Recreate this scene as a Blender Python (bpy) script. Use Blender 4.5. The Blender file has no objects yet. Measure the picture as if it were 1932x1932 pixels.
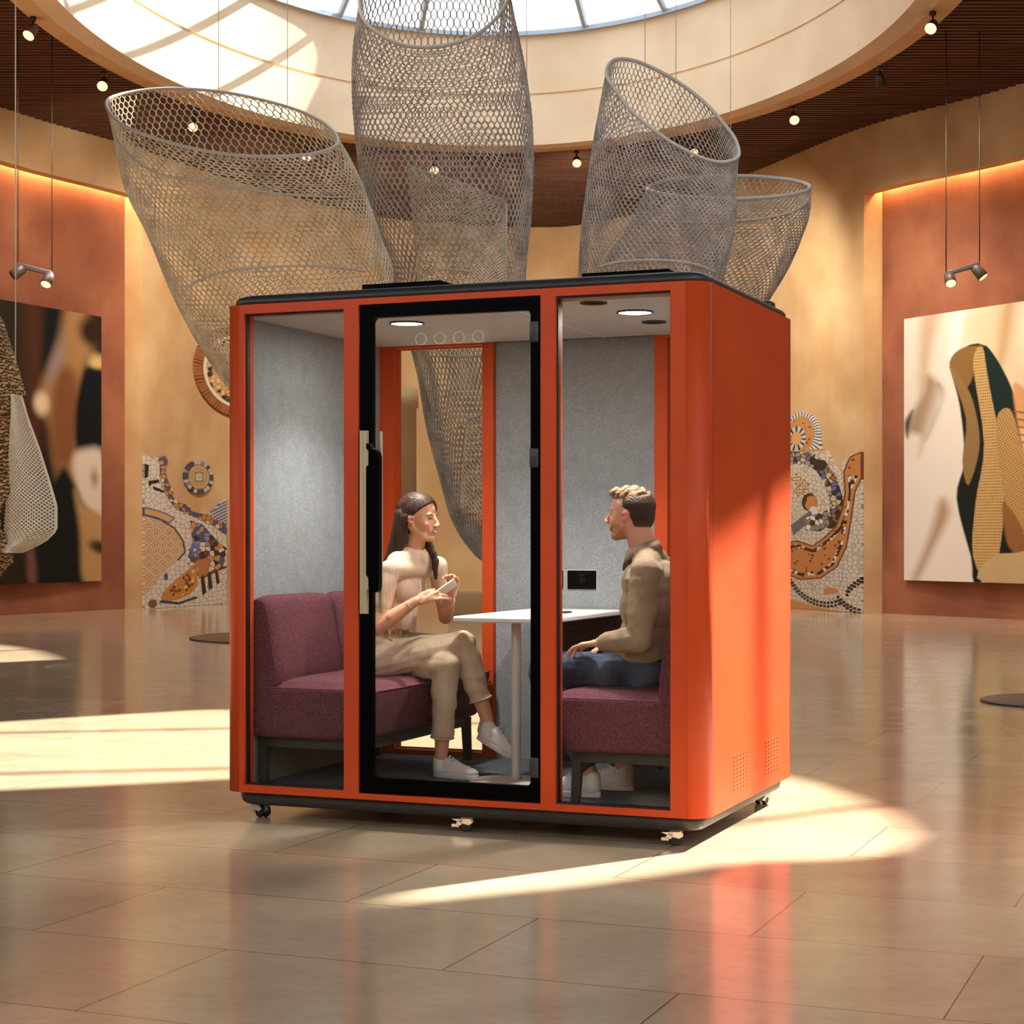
import bpy, bmesh, math, random
import numpy as np
from mathutils import Vector, Matrix, Euler, noise
random.seed(7)
PI = math.pi
SC = bpy.context.scene
COL = SC.collection

# ------------------------------------------------------------------ camera
FPX, CY, H = 3442.5, 1013.4, 1.2364
cam = bpy.data.cameras.new('camera')
cam.sensor_width = 36.0
cam.lens = FPX / 1932 * 36
cam.shift_y = (CY - 966) / 1932
cam.clip_end = 200
co = bpy.data.objects.new('camera', cam)
COL.objects.link(co)
co.location = (0, 0, H)
co.rotation_euler = (PI / 2, 0, 0)
SC.camera = co
SC.view_settings.view_transform = 'Standard'
SC.view_settings.look = 'None'
SC.view_settings.gamma = 1
SC.view_settings.exposure = 0.7
SC.cycles.max_bounces = 8
SC.cycles.diffuse_bounces = 4
SC.cycles.glossy_bounces = 4
SC.cycles.transparent_max_bounces = 24
SC.cycles.sample_clamp_indirect = 6
SC.cycles.adaptive_threshold = 0.03
SC.view_settings.use_curve_mapping = False


def wp(px, py, Y):
    return Vector(((px - 966) / FPX * Y, Y, H - (py - CY) / FPX * Y))


# ------------------------------------------------------------------ materials
def srgb(r, g, b):
    f = lambda c: (c / 255 / 12.92) if c <= 10 else ((c / 255 + 0.055) / 1.055) ** 2.4
    return (f(r), f(g), f(b), 1)


def nt(m):
    return m.node_tree.nodes, m.node_tree.links


def mat(name, col, rough=0.5, metal=0.0, spec=0.5, emit=None, estr=0.0, coat=0.0):
    m = bpy.data.materials.new(name)
    m.use_nodes = True
    n, l = nt(m)
    b = n['Principled BSDF']
    b.inputs['Base Color'].default_value = col
    b.inputs['Roughness'].default_value = rough
    b.inputs['Metallic'].default_value = metal
    b.inputs['Specular IOR Level'].default_value = spec
    b.inputs['Coat Weight'].default_value = coat
    if emit:
        b.inputs['Emission Color'].default_value = emit
        b.inputs['Emission Strength'].default_value = estr
    return m


def noisy(m, c1, c2, scale, detail=4, bump=0.0, bscale=None, bdist=0.01, stretch=None, lo=0.35, hi=0.65, c3=None, s3=1.0):
    """mottled base colour between c1 and c2 (object space) and optional bump"""
    n, l = nt(m)
    b = n['Principled BSDF']
    tc = n.new('ShaderNodeTexCoord')
    src = tc.outputs['Object']
    if stretch:
        mp = n.new('ShaderNodeMapping')
        mp.inputs['Scale'].default_value = stretch
        l.new(src, mp.inputs['Vector'])
        src = mp.outputs['Vector']
    t = n.new('ShaderNodeTexNoise')
    t.inputs['Scale'].default_value = scale
    t.inputs['Detail'].default_value = detail
    l.new(src, t.inputs['Vector'])
    r = n.new('ShaderNodeValToRGB')
    r.color_ramp.elements[0].position = lo
    r.color_ramp.elements[1].position = hi
    r.color_ramp.elements[0].color = c1
    r.color_ramp.elements[1].color = c2
    l.new(t.outputs['Fac'], r.inputs['Fac'])
    out = r.outputs['Color']
    if c3:
        t3 = n.new('ShaderNodeTexNoise')
        t3.inputs['Scale'].default_value = s3
        t3.inputs['Detail'].default_value = 5
        l.new(src, t3.inputs['Vector'])
        r3 = n.new('ShaderNodeValToRGB')
        r3.color_ramp.elements[0].position = 0.45
        r3.color_ramp.elements[1].position = 0.75
        r3.color_ramp.elements[0].color = (0, 0, 0, 1)
        r3.color_ramp.elements[1].color = (1, 1, 1, 1)
        l.new(t3.outputs['Fac'], r3.inputs['Fac'])
        mx = n.new('ShaderNodeMix')
        mx.data_type = 'RGBA'
        l.new(r3.outputs['Color'], mx.inputs[0])
        l.new(out, mx.inputs[6])
        mx.inputs[7].default_value = c3
        out = mx.outputs[2]
    l.new(out, b.inputs['Base Color'])
    if bump:
        t2 = n.new('ShaderNodeTexNoise')
        t2.inputs['Scale'].default_value = bscale or scale
        t2.inputs['Detail'].default_value = 3
        l.new(src, t2.inputs['Vector'])
        bp = n.new('ShaderNodeBump')
        bp.inputs['Strength'].default_value = bump
        bp.inputs['Distance'].default_value = bdist
        l.new(t2.outputs['Fac'], bp.inputs['Height'])
        l.new(bp.outputs['Normal'], b.inputs['Normal'])
    return m


def vcol_mat(name, rough=0.5, spec=0.3, bump=0.0, bscale=100, sss=0.0, bdist=0.002, stretch=None):
    m = mat(name, (1, 1, 1, 1), rough, spec=spec)
    n, l = nt(m)
    a = n.new('ShaderNodeAttribute')
    a.attribute_name = 'Col'
    l.new(a.outputs['Color'], n['Principled BSDF'].inputs['Base Color'])
    if sss:
        n['Principled BSDF'].inputs['Subsurface Weight'].default_value = sss
        n['Principled BSDF'].inputs['Subsurface Radius'].default_value = (0.01, 0.004, 0.002)
        n['Principled BSDF'].inputs['Subsurface Scale'].default_value = 1.0
    if bump:
        tc = n.new('ShaderNodeTexCoord')
        src = tc.outputs['Object']
        if stretch:
            mp = n.new('ShaderNodeMapping')
            mp.inputs['Scale'].default_value = stretch
            l.new(src, mp.inputs['Vector'])
            src = mp.outputs['Vector']
        t2 = n.new('ShaderNodeTexNoise')
        t2.inputs['Scale'].default_value = bscale
        l.new(src, t2.inputs['Vector'])
        bp = n.new('ShaderNodeBump')
        bp.inputs['Strength'].default_value = bump
        bp.inputs['Distance'].default_value = bdist
        l.new(t2.outputs['Fac'], bp.inputs['Height'])
        l.new(bp.outputs['Normal'], n['Principled BSDF'].inputs['Normal'])
    return m


def glass_mat(name, tint=(0.93, 0.95, 0.94, 1), refl=1.0, ior=1.3):
    m = bpy.data.materials.new(name)
    m.use_nodes = True
    n, l = nt(m)
    n.remove(n['Principled BSDF'])
    out = n['Material Output']
    tr = n.new('ShaderNodeBsdfTransparent')
    tr.inputs['Color'].default_value = tint
    gl = n.new('ShaderNodeBsdfGlossy')
    gl.inputs['Roughness'].default_value = 0.0
    gl.inputs['Color'].default_value = (refl, refl, refl, 1)
    lw = n.new('ShaderNodeLayerWeight')
    lw.inputs['Blend'].default_value = 0.5
    pw_ = n.new('ShaderNodeMath')
    pw_.operation = 'POWER'
    pw_.inputs[1].default_value = 5
    l.new(lw.outputs['Facing'], pw_.inputs[0])
    fr = n.new('ShaderNodeMath')
    fr.operation = 'MULTIPLY_ADD'
    f0 = ((ior - 1) / (ior + 1)) ** 2
    fr.inputs[1].default_value = 1 - f0
    fr.inputs[2].default_value = f0
    l.new(pw_.outputs[0], fr.inputs[0])
    mx = n.new('ShaderNodeMixShader')
    l.new(fr.outputs[0], mx.inputs[0])
    l.new(tr.outputs[0], mx.inputs[1])
    l.new(gl.outputs[0], mx.inputs[2])
    l.new(mx.outputs[0], out.inputs['Surface'])
    return m


def emis(name, col, s):
    m = bpy.data.materials.new(name)
    m.use_nodes = True
    n, l = nt(m)
    n.remove(n['Principled BSDF'])
    e = n.new('ShaderNodeEmission')
    e.inputs['Color'].default_value = col
    e.inputs['Strength'].default_value = s
    l.new(e.outputs[0], n['Material Output'].inputs['Surface'])
    return m


M = {}
M['orange'] = noisy(mat('orange_powder_coat', srgb(226, 84, 30), 0.5, spec=0.3), srgb(190, 66, 20), srgb(197, 72, 24), 3)
M['black'] = mat('black_lacquer', (0.0015, 0.0015, 0.0015, 1), 0.4, spec=0.03)
M['gasket'] = mat('dark_gasket', srgb(28, 8, 8), 0.5)
M['charcoal'] = noisy(mat('charcoal_plastic', srgb(62, 60, 60), 0.42), srgb(43, 42, 41), srgb(49, 48, 47), 30)
M['felt'] = noisy(mat('grey_felt', srgb(150, 150, 148), 0.95, spec=0.1), srgb(130, 132, 134), srgb(160, 163, 165), 150, 3, 0.4, 300, 0.002, c3=srgb(137, 138, 139), s3=14)
M['feltdark'] = noisy(mat('dark_felt', srgb(66, 60, 54), 0.95, spec=0.1), srgb(62, 59, 53), srgb(80, 76, 69), 60, 4)
M['podceil'] = noisy(mat('pod_ceiling_panel', srgb(176, 170, 162), 0.8, spec=0.2), srgb(190, 186, 178), srgb(204, 200, 192), 14, 4, stretch=(1, 6, 1))
M['carpet'] = noisy(mat('grey_carpet', srgb(96, 98, 102), 0.95, spec=0.1), srgb(70, 75, 80), srgb(106, 111, 117), 160, 3, 0.5, 400, 0.003)
M['burgundy'] = noisy(mat('burgundy_boucle', srgb(128, 72, 82), 0.95, spec=0.15), srgb(82, 44, 52), srgb(122, 74, 82), 170, 3, 0.9, 220, 0.004)
M['piping'] = mat('burgundy_piping', srgb(120, 58, 70), 0.8)
M['legmetal'] = mat('olive_black_metal', srgb(44, 44, 38), 0.5)
M['white'] = mat('white_laminate', srgb(238, 236, 232), 0.35)
M['whitemetal'] = mat('white_powder_metal', srgb(214, 204, 190), 0.45)
M['gold'] = noisy(mat('brushed_brass', srgb(188, 176, 138), 0.4, metal=0.3), srgb(172, 158, 118), srgb(200, 190, 154), 6, 4, stretch=(14, 14, .2))
M['chrome'] = mat('bright_metal', srgb(225, 222, 214), 0.3, metal=0.6)
M['rubber'] = mat('black_rubber', srgb(18, 17, 17), 0.5)
M['podglass'] = glass_mat('clear_pod_glass', (0.955, 0.965, 0.96, 1), 0.8, 1.3)
M['skyglass'] = glass_mat('skylight_glass', (0.97, 0.985, 0.99, 1), 0.5, 1.2)
M['lampwhite'] = emis('downlight_lens', (1, 0.94, 0.84, 1), 9)
M['lampwarm'] = emis('spot_lens', (1, 0.60, 0.22, 1), 1.9)
M['led'] = emis('led_strip', (1, 0.62, 0.28, 1), 42)
M['etch'] = mat('etched_white', srgb(214, 212, 206), 0.6)
M['dark'] = mat('spot_body_bronze', srgb(56, 46, 40), 0.4, metal=0.4)
M['steel'] = mat('pendant_grey_metal', srgb(96, 84, 78), 0.45, metal=0.3)
M['cable'] = mat('thin_steel_cable', srgb(204, 196, 184), 0.5)
M['darkcable'] = mat('dark_cable', srgb(70, 56, 44), 0.5)
M['plaster'] = noisy(mat('ochre_plaster', srgb(196, 158, 112), 0.8, spec=0.2), srgb(194, 156, 110), srgb(214, 182, 138), 0.9, 6, 0.15, 8, 0.01, c3=srgb(186, 144, 104), s3=0.5)
M['terra'] = noisy(mat('terracotta_plaster', srgb(160, 94, 62), 0.85, spec=0.2), srgb(140, 84, 60), srgb(164, 104, 76), 0.8, 7, 0.15, 8, 0.01, c3=srgb(124, 72, 54), s3=0.9)
M['cream'] = noisy(mat('cream_plaster', srgb(226, 200, 168), 0.8, spec=0.2), srgb(214, 186, 152), srgb(226, 200, 168), 0.9, 6, 0.1, 8, 0.01)
M['tanring'] = noisy(mat('tan_plaster', srgb(206, 164, 120), 0.8, spec=0.2), srgb(200, 156, 112), srgb(212, 172, 128), 1.2, 5)
M['slat'] = noisy(mat('walnut_slats', srgb(92, 58, 42), 0.6, spec=0.2), srgb(80, 49, 35), srgb(104, 66, 48), 2, 5, stretch=(.4, 6, 6))
M['ceildark'] = mat('dark_ceiling_backing', srgb(34, 20, 14), 0.9)
M['sunblock'] = mat('sun_block_grey', srgb(170, 168, 164), 0.7)
M['barmetal'] = mat('skylight_bar_blue_grey', srgb(168, 182, 196), 0.5)
M['net'] = noisy(mat('grey_rope_net', srgb(168, 152, 132), 0.7, spec=0.3), srgb(186, 166, 138), srgb(224, 206, 178), 5, 3)
M['netcool'] = noisy(mat('blue_grey_rope_net', srgb(150, 142, 136), 0.7, spec=0.3), srgb(150, 142, 136), srgb(196, 184, 172), 5, 3)
M['rim'] = mat('grey_rope_rim', srgb(176, 168, 158), 0.6)
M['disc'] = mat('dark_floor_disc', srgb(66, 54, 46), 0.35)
M['screen'] = mat('phone_cream', srgb(226, 212, 190), 0.3)
M['vent'] = mat('vent_hole_dark', srgb(96, 26, 12), 0.8)


# polished stone floor
def floor_mat():
    m = mat('polished_limestone', (1, 1, 1, 1), 0.13, spec=0.5)
    n, l = nt(m)
    b = n['Principled BSDF']
    tc = n.new('ShaderNodeTexCoord')
    mp = n.new('ShaderNodeMapping')
    mp.inputs['Location'].default_value = (-0.63 + 1.41 * 20, -0.105 + 0.765 * 20, 0)
    l.new(tc.outputs['Object'], mp.inputs['Vector'])
    br = n.new('ShaderNodeTexBrick')
    br.offset = 0.5
    br.offset_frequency = 2
    br.inputs['Scale'].default_value = 1
    br.inputs['Brick Width'].default_value = 1.41
    br.inputs['Row Height'].default_value = 0.765
    br.inputs['Mortar Size'].default_value = 0.0028
    br.inputs['Mortar Smooth'].default_value = 0.3
    br.inputs['Bias'].default_value = 0
    br.inputs['Color1'].default_value = srgb(204, 182, 154)
    br.inputs['Color2'].default_value = srgb(193, 170, 142)
    br.inputs['Mortar'].default_value = srgb(112, 88, 66)
    l.new(mp.outputs['Vector'], br.inputs['Vector'])
    t = n.new('ShaderNodeTexNoise')
    t.inputs['Scale'].default_value = 1.7
    t.inputs['Detail'].default_value = 8
    t.inputs['Roughness'].default_value = 0.62
    t.inputs['Distortion'].default_value = 0.6
    l.new(tc.outputs['Object'], t.inputs['Vector'])
    r = n.new('ShaderNodeValToRGB')
    r.color_ramp.elements[0].position = 0.3
    r.color_ramp.elements[0].color = (0.80, 0.76, 0.72, 1)
    r.color_ramp.elements[1].position = 0.72
    r.color_ramp.elements[1].color = (1.08, 1.06, 1.02, 1)
    l.new(t.outputs['Fac'], r.inputs['Fac'])
    mx = n.new('ShaderNodeMix')
    mx.data_type = 'RGBA'
    mx.blend_type = 'MULTIPLY'
    mx.inputs[0].default_value = 1
    l.new(br.outputs['Color'], mx.inputs[6])
    l.new(r.outputs['Color'], mx.inputs[7])
    # fine fossil flecks
    t4 = n.new('ShaderNodeTexNoise')
    t4.inputs['Scale'].default_value = 22
    t4.inputs['Detail'].default_value = 4
    mp4 = n.new('ShaderNodeMapping')
    mp4.inputs['Scale'].default_value = (0.7, 1.2, 1)
    l.new(tc.outputs['Object'], mp4.inputs['Vector'])
    l.new(mp4.outputs['Vector'], t4.inputs['Vector'])
    r4 = n.new('ShaderNodeValToRGB')
    r4.color_ramp.elements[0].position = 0.3
    r4.color_ramp.elements[0].color = (0.93, 0.91, 0.88, 1)
    r4.color_ramp.elements[1].position = 0.5
    r4.color_ramp.elements[1].color = (1, 1, 1, 1)
    l.new(t4.outputs['Fac'], r4.inputs['Fac'])
    mx4 = n.new('ShaderNodeMix')
    mx4.data_type = 'RGBA'
    mx4.blend_type = 'MULTIPLY'
    mx4.inputs[0].default_value = 1
    l.new(mx.outputs[2], mx4.inputs[6])
    l.new(r4.outputs['Color'], mx4.inputs[7])
    l.new(mx4.outputs[2], b.inputs['Base Color'])
    t2 = n.new('ShaderNodeTexNoise')
    t2.inputs['Scale'].default_value = 3
    t2.inputs['Detail'].default_value = 3
    l.new(tc.outputs['Object'], t2.inputs['Vector'])
    bp = n.new('ShaderNodeBump')
    bp.inputs['Strength'].default_value = 0.015
    bp.inputs['Distance'].default_value = 0.02
    l.new(t2.outputs['Fac'], bp.inputs['Height'])
    l.new(bp.outputs['Normal'], b.inputs['Normal'])
    mr = n.new('ShaderNodeMapRange')
    mr.inputs['To Min'].default_value = 0.08
    mr.inputs['To Max'].default_value = 0.2
    l.new(t2.outputs['Fac'], mr.inputs['Value'])
    l.new(mr.outputs['Result'], b.inputs['Roughness'])
    return m


M['floor'] = floor_mat()


# ------------------------------------------------------------------ mesh builder
class MB:
    def __init__(s):
        s.v = []
        s.f = []
        s.sm = []

    def add(s, vs, fs, smooth=False):
        o = len(s.v)
        s.v += [tuple(p) for p in vs]
        s.f += [tuple(i + o for i in f) for f in fs]
        s.sm += [smooth] * len(fs)
        return s

    def box(s, a, b):
        (x0, y0, z0), (x1, y1, z1) = a, b
        x0, x1 = min(x0, x1), max(x0, x1)
        y0, y1 = min(y0, y1), max(y0, y1)
        z0, z1 = min(z0, z1), max(z0, z1)
        vs = [(x0, y0, z0), (x1, y0, z0), (x1, y1, z0), (x0, y1, z0), (x0, y0, z1), (x1, y0, z1), (x1, y1, z1), (x0, y1, z1)]
        return s.hexa(vs)

    def hexa(s, vs):
        return s.add(vs, [(3, 2, 1, 0), (4, 5, 6, 7), (0, 1, 5, 4), (1, 2, 6, 5), (2, 3, 7, 6), (3, 0, 4, 7)])

    def rbox(s, vs8, off, seg=4, smooth=True):
        if len(vs8) == 2:
            t = MB().box(*vs8)
            vs8 = t.v
        bm = bmesh.new()
        q = [bm.verts.new(p) for p in vs8]
        for f in [(3, 2, 1, 0), (4, 5, 6, 7), (0, 1, 5, 4), (1, 2, 6, 5), (2, 3, 7, 6), (3, 0, 4, 7)]:
            bm.faces.new([q[i] for i in f])
        bmesh.ops.bevel(bm, geom=bm.edges[:], offset=off, segments=seg, profile=0.5, affect='EDGES')
        bm.verts.index_update()
        s.add([v.co[:] for v in bm.verts], [[v.index for v in f.verts] for f in bm.faces], smooth)
        bm.free()
        return s

    def prism(s, poly, z0, z1, smooth=False):
        """poly = list of (x,y), extruded along z"""
        n = len(poly)
        vs = [(x, y, z0) for x, y in poly] + [(x, y, z1) for x, y in poly]
        fs = [tuple(range(n - 1, -1, -1)), tuple(range(n, 2 * n))]
        o = len(s.v)
        s.add(vs, fs, False)
        s.f += [(o + i, o + (i + 1) % n, o + n + (i + 1) % n, o + n + i) for i in range(n)]
        s.sm += [smooth] * n
        return s

    def prism_axis(s, poly, a0, a1, axis='y'):
        """poly in (x,z) extruded along y, or (y,z) extruded along x"""
        n = len(poly)
        if axis == 'y':
            vs = [(x, a0, z) for x, z in poly] + [(x, a1, z) for x, z in poly]
        else:
            vs = [(a0, y, z) for y, z in poly] + [(a1, y, z) for y, z in poly]
        fs = [tuple(range(n)), tuple(range(2 * n - 1, n - 1, -1))] + [(i, i + n, (i + 1) % n + n, (i + 1) % n) for i in range(n)]
        return s.add(vs, fs)

    def rings(s, rings, closed=True, cap=True, smooth=True, loop=False):
        n = len(rings[0])
        vs = [p for r in rings for p in r]
        fs = []
        R = len(rings)
        for i in range(R if loop else R - 1):
            i2 = (i + 1) % R
            for j in range(n if closed else n - 1):
                k = (j + 1) % n
                fs.append((i * n + j, i * n + k, i2 * n + k, i2 * n + j))
        s.add(vs, fs, smooth)
        if cap and not loop:
            o = len(s.v) - len(vs)
            s.f.append(tuple(o + j for j in range(n - 1, -1, -1)))
            s.f.append(tuple(o + (R - 1) * n + j for j in range(n)))
            s.sm += [False, False]
        return s

    def tube(s, pts, r, n=8, smooth=True, cap=True, loop=False):
        pts = [Vector(p) for p in pts]
        rs = r if isinstance(r, (list, tuple)) else [r] * len(pts)
        rings = []
        N = len(pts)
        up = None
        for i, p in enumerate(pts):
            if loop:
                d = pts[(i + 1) % N] - pts[i - 1]
            else:
                d = pts[min(i + 1, N - 1)] - pts[max(i - 1, 0)]
            d.normalize()
            if up is None:
                up = Vector((0, 0, 1)) if abs(d.z) < 0.9 else Vector((1, 0, 0))
            x = d.cross(up)
            if x.length < 1e-4:
                x = d.cross(Vector((0, 1, 0)))
            x.normalize()
            y = x.cross(d)
            up = y.copy()
            rings.append([p + x * (math.cos(a) * rs[i]) + y * (math.sin(a) * rs[i]) for a in [2 * PI * k / n for k in range(n)]])
        return s.rings(rings, True, cap, smooth, loop)

    def cyl(s, c, r, z0, z1, n=32, smooth=True, r2=None):
        r2 = r if r2 is None else r2
        a = [2 * PI * k / n for k in range(n)]
        return s.rings([[(c[0] + r * math.cos(t), c[1] + r * math.sin(t), z0) for t in a], [(c[0] + r2 * math.cos(t), c[1] + r2 * math.sin(t), z1) for t in a]], smooth=smooth)

    def lathe(s, prof, c=(0, 0), n=32):
        a = [2 * PI * k / n for k in range(n)]
        return s.rings([[(c[0] + r * math.cos(t), c[1] + r * math.sin(t), z) for t in a] for r, z in prof])

    def blob(s, c, r, R=None, nu=14, nv=9):
        c = Vector(c)
        if isinstance(r, (int, float)):
            r = (r, r, r)
        vs = [c + ((R @ Vector((0, 0, r[2]))) if R else Vector((0, 0, r[2])))]
        for i in range(1, nv):
            t = PI * i / nv
            for j in range(nu):
                a = 2 * PI * j / nu
                q = Vector((r[0] * math.sin(t) * math.cos(a), r[1] * math.sin(t) * math.sin(a), r[2] * math.cos(t)))
                vs.append(c + (R @ q if R else q))
        q = Vector((0, 0, -r[2]))
        vs.append(c + (R @ q if R else q))
        fs = [(0, 1 + j, 1 + (j + 1) % nu) for j in range(nu)]
        for i in range(nv - 2):
            for j in range(nu):
                k = (j + 1) % nu
                fs.append((1 + i * nu + j, 1 + (i + 1) * nu + j, 1 + (i + 1) * nu + k, 1 + i * nu + k))
        L = len(vs) - 1
        o = 1 + (nv - 2) * nu
        fs += [(L, o + (j + 1) % nu, o + j) for j in range(nu)]
        return s.add(vs, fs, True)

    def cap(s, p0, p1, r0, r1, flat=1.0, side=None, n=14):
        """rounded cone; flat scales the radius along 'side' axis's perpendicular"""
        p0, p1 = Vector(p0), Vector(p1)
        d = (p1 - p0)
        L = d.length
        if L < 1e-6:
            return s.blob(p0, r0)
        d /= L
        x = Vector(side) if side is not None else (Vector((0, 0, 1)) if abs(d.z) < .9 else Vector((1, 0, 0)))
        x = (x - d * x.dot(d)).normalized()
        y = d.cross(x)
        rings = []
        m = 5
        for i in range(m):
            a = PI / 2 * (1 - i / m) 
            rings.append((p0 - d * r0 * math.sin(a), r0 * math.cos(a)))
        K = max(2, int(L / max(r0, r1) * 1.5))
        for i in range(K + 1):
            t = i / K
            rings.append((p0.lerp(p1, t), r0 + (r1 - r0) * t))
        for i in range(1, m + 1):
            a = PI / 2 * i / m
            rings.append((p1 + d * r1 * math.sin(a), r1 * math.cos(a)))
        rr = [[c + x * (r * math.cos(t)) + y * (r * flat * math.sin(t)) for t in [2 * PI * k / n for k in range(n)]] for c, r in [(c, max(r, 1e-4)) for c, r in rings]]
        return s.rings(rr)

    def build(s, name, m, parent=None, fix=False):
        me = bpy.data.meshes.new(name)
        me.from_pydata(s.v, [], s.f)
        me.polygons.foreach_set('use_smooth', s.sm)
        if fix:
            bm = bmesh.new()
            bm.from_mesh(me)
            bmesh.ops.remove_doubles(bm, verts=bm.verts, dist=1e-6)
            bmesh.ops.recalc_face_normals(bm, faces=bm.faces)
            bm.to_mesh(me)
            bm.free()
        me.materials.append(M[m] if isinstance(m, str) else m)
        me.update()
        o = bpy.data.objects.new(name, me)
        COL.objects.link(o)
        if parent:
            o.parent = parent
        return o

    def fused(s, voxel, smooth=4, sfac=0.5):
        """one continuous surface from overlapping closed pieces"""
        o = s.build('tmp_fuse', 'white', fix=False)
        r = o.modifiers.new('r', 'REMESH')
        r.mode = 'VOXEL'
        r.voxel_size = voxel
        r.use_smooth_shade = True
        if smooth:
            q = o.modifiers.new('s', 'SMOOTH')
            q.iterations = smooth
            q.factor = sfac
        dg = bpy.context.evaluated_depsgraph_get()
        me = bpy.data.meshes.new_from_object(o.evaluated_get(dg), depsgraph=dg)
        old = o.data
        bpy.data.objects.remove(o)
        bpy.data.meshes.remove(old)
        return me


def link_mesh(name, me, m, parent=None):
    me.name = name
    me.materials.clear()
    me.materials.append(M[m] if isinstance(m, str) else m)
    me.polygons.foreach_set('use_smooth', [True] * len(me.polygons))
    o = bpy.data.objects.new(name, me)
    COL.objects.link(o)
    if parent:
        o.parent = parent
    return o


def get_co(me):
    a = np.empty(len(me.vertices) * 3, dtype=np.float64)
    me.vertices.foreach_get('co', a)
    return a.reshape(-1, 3)


def set_co(me, a):
    me.vertices.foreach_set('co', a.astype(np.float32).ravel())
    me.update()


def set_col(me, rgb):
    at = me.color_attributes.new('Col', 'FLOAT_COLOR', 'POINT')
    c = np.ones((len(me.vertices), 4), dtype=np.float32)
    c[:, :3] = rgb
    at.data.foreach_set('color', c.ravel())


def tag(o, label=None, cat=None, group=None, kind=None):
    if label:
        o['label'] = label
    if cat:
        o['category'] = cat
    if group:
        o['group'] = group
    if kind:
        o['kind'] = kind
    return o


def struct(o):
    o['kind'] = 'structure'
    return o


def empty(name, loc=(0, 0, 0), rz=0.0):
    o = bpy.data.objects.new(name, None)
    COL.objects.link(o)
    o.location = loc
    o.rotation_euler = (0, 0, rz)
    o.empty_display_size = 0.1
    return o


# pod frame: x = along the front (U), y = into the pod (V)
YAW = 0.3845
PO = Vector((-1.27049, 8.00356, 0))
PM = Matrix.Translation(PO) @ Matrix.Rotation(-YAW, 4, 'Z')
PW, PD = 2.1956, 1.4937


def podthing(name, base=(0, 0, 0)):
    """empty inside the pod, at base (pod coordinates); children are built relative to base"""
    o = empty(name)
    o.matrix_world = PM @ Matrix.Translation(base)
    return o


def rel(mb, base):
    mb.v = [(x - base[0], y - base[1], z - base[2]) for x, y, z in mb.v]
    return mb


def lin(*c):
    return np.array(srgb(*c)[:3])

# ------------------------------------------------------------------ the hall
def catmull(P, per=8, closed=False):
    out = []
    n = len(P)
    rng = range(n) if closed else range(n - 1)
    for i in rng:
        if closed:
            p0, p1, p2, p3 = P[i - 1], P[i], P[(i + 1) % n], P[(i + 2) % n]
        else:
            p0, p1, p2, p3 = P[max(i - 1, 0)], P[i], P[i + 1], P[min(i + 2, n - 1)]
        for k in range(per):
            t = k / per
            out.append(tuple(0.5 * ((2 * b) + (-a + c) * t + (2 * a - 5 * b + 4 * c - d) * t * t + (-a + 3 * b - 3 * c + d) * t ** 3) for a, b, c, d in zip(p0, p1, p2, p3)))
    if not closed:
        out.append(tuple(P[-1]))
    return out


def normals(C, closed):
    """outward normals for a clockwise (seen from above) plan curve"""
    n = len(C)
    N = []
    for i in range(n):
        a = C[(i - 1) % n] if closed or i > 0 else C[i]
        b = C[(i + 1) % n] if closed or i < n - 1 else C[i]
        dx, dy = b[0] - a[0], b[1] - a[1]
        L = math.hypot(dx, dy) or 1
        N.append((-dy / L, dx / L))
    return N


def offset(C, d, closed=True):
    return [(p[0] + q[0] * d, p[1] + q[1] * d) for p, q in zip(C, normals(C, closed))]


ZC = 7.9
ROOM_P = [(0, -4.5), (-6.5, -3), (-10.5, 3), (-11.2, 10), (-10.8, 17), (-9.7, 23), (-7.91, 28.2), (-6.46, 31.06), (-4.9, 34.6), (-2.6, 38), (0, 39.1), (1.5, 38.8), (3.2, 36.4), (4.5, 32.9), (5.77, 29.46), (7.5, 26.7), (9.6, 22), (11.3, 16), (11.4, 9), (10.3, 2.5), (6.5, -3)]
ROOM = catmull(ROOM_P, 10, True)
NR = len(ROOM)
RN = normals(ROOM, True)


def ray_hit(px, C=None, lo=None, hi=None, miny=15):
    """plan curve parameter seen at picture column px (used once, to size the openings)"""
    C = C or ROOM
    k = (px - 966) / FPX
    for i in range(len(C)):
        a, b = C[i], C[(i + 1) % len(C)]
        if min(a[1], b[1]) < miny:
            continue
        fa, fb = a[0] - k * a[1], b[0] - k * b[1]
        if fa * fb <= 0 and fa != fb:
            t = fa / (fa - fb)
            return i + t
    return None


def at(t, C=ROOM):
    i = int(math.floor(t)) % len(C)
    f = t - math.floor(t)
    a, b = C[i], C[(i + 1) % len(C)]
    return (a[0] + (b[0] - a[0]) * f, a[1] + (b[1] - a[1]) * f)


def sub(t0, t1, C=ROOM, step=1.0):
    """points of the plan curve between two parameters"""
    out = [at(t0, C)]
    k = math.floor(t0) + 1
    while k < t1 - 1e-6:
        out.append(at(k, C))
        k += 1
    out.append(at(t1, C))
    return out


def strip(mb, pts, z0, z1, th=0.3, flip=False):
    """a wall slab following plan points, thickness outwards"""
    o = offset(pts, th, False)
    n = len(pts)
    for i in range(n - 1):
        a, b, c, d = pts[i], pts[i + 1], o[i + 1], o[i]
        mb.hexa([(a[0], a[1], z0), (b[0], b[1], z0), (c[0], c[1], z0), (d[0], d[1], z0), (a[0], a[1], z1), (b[0], b[1], z1), (c[0], c[1], z1), (d[0], d[1], z1)])
    return mb


def cum(C):
    s = [0]
    for i in range(1, len(C)):
        s.append(s[-1] + math.hypot(C[i][0] - C[i - 1][0], C[i][1] - C[i - 1][1]))
    return s


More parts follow.
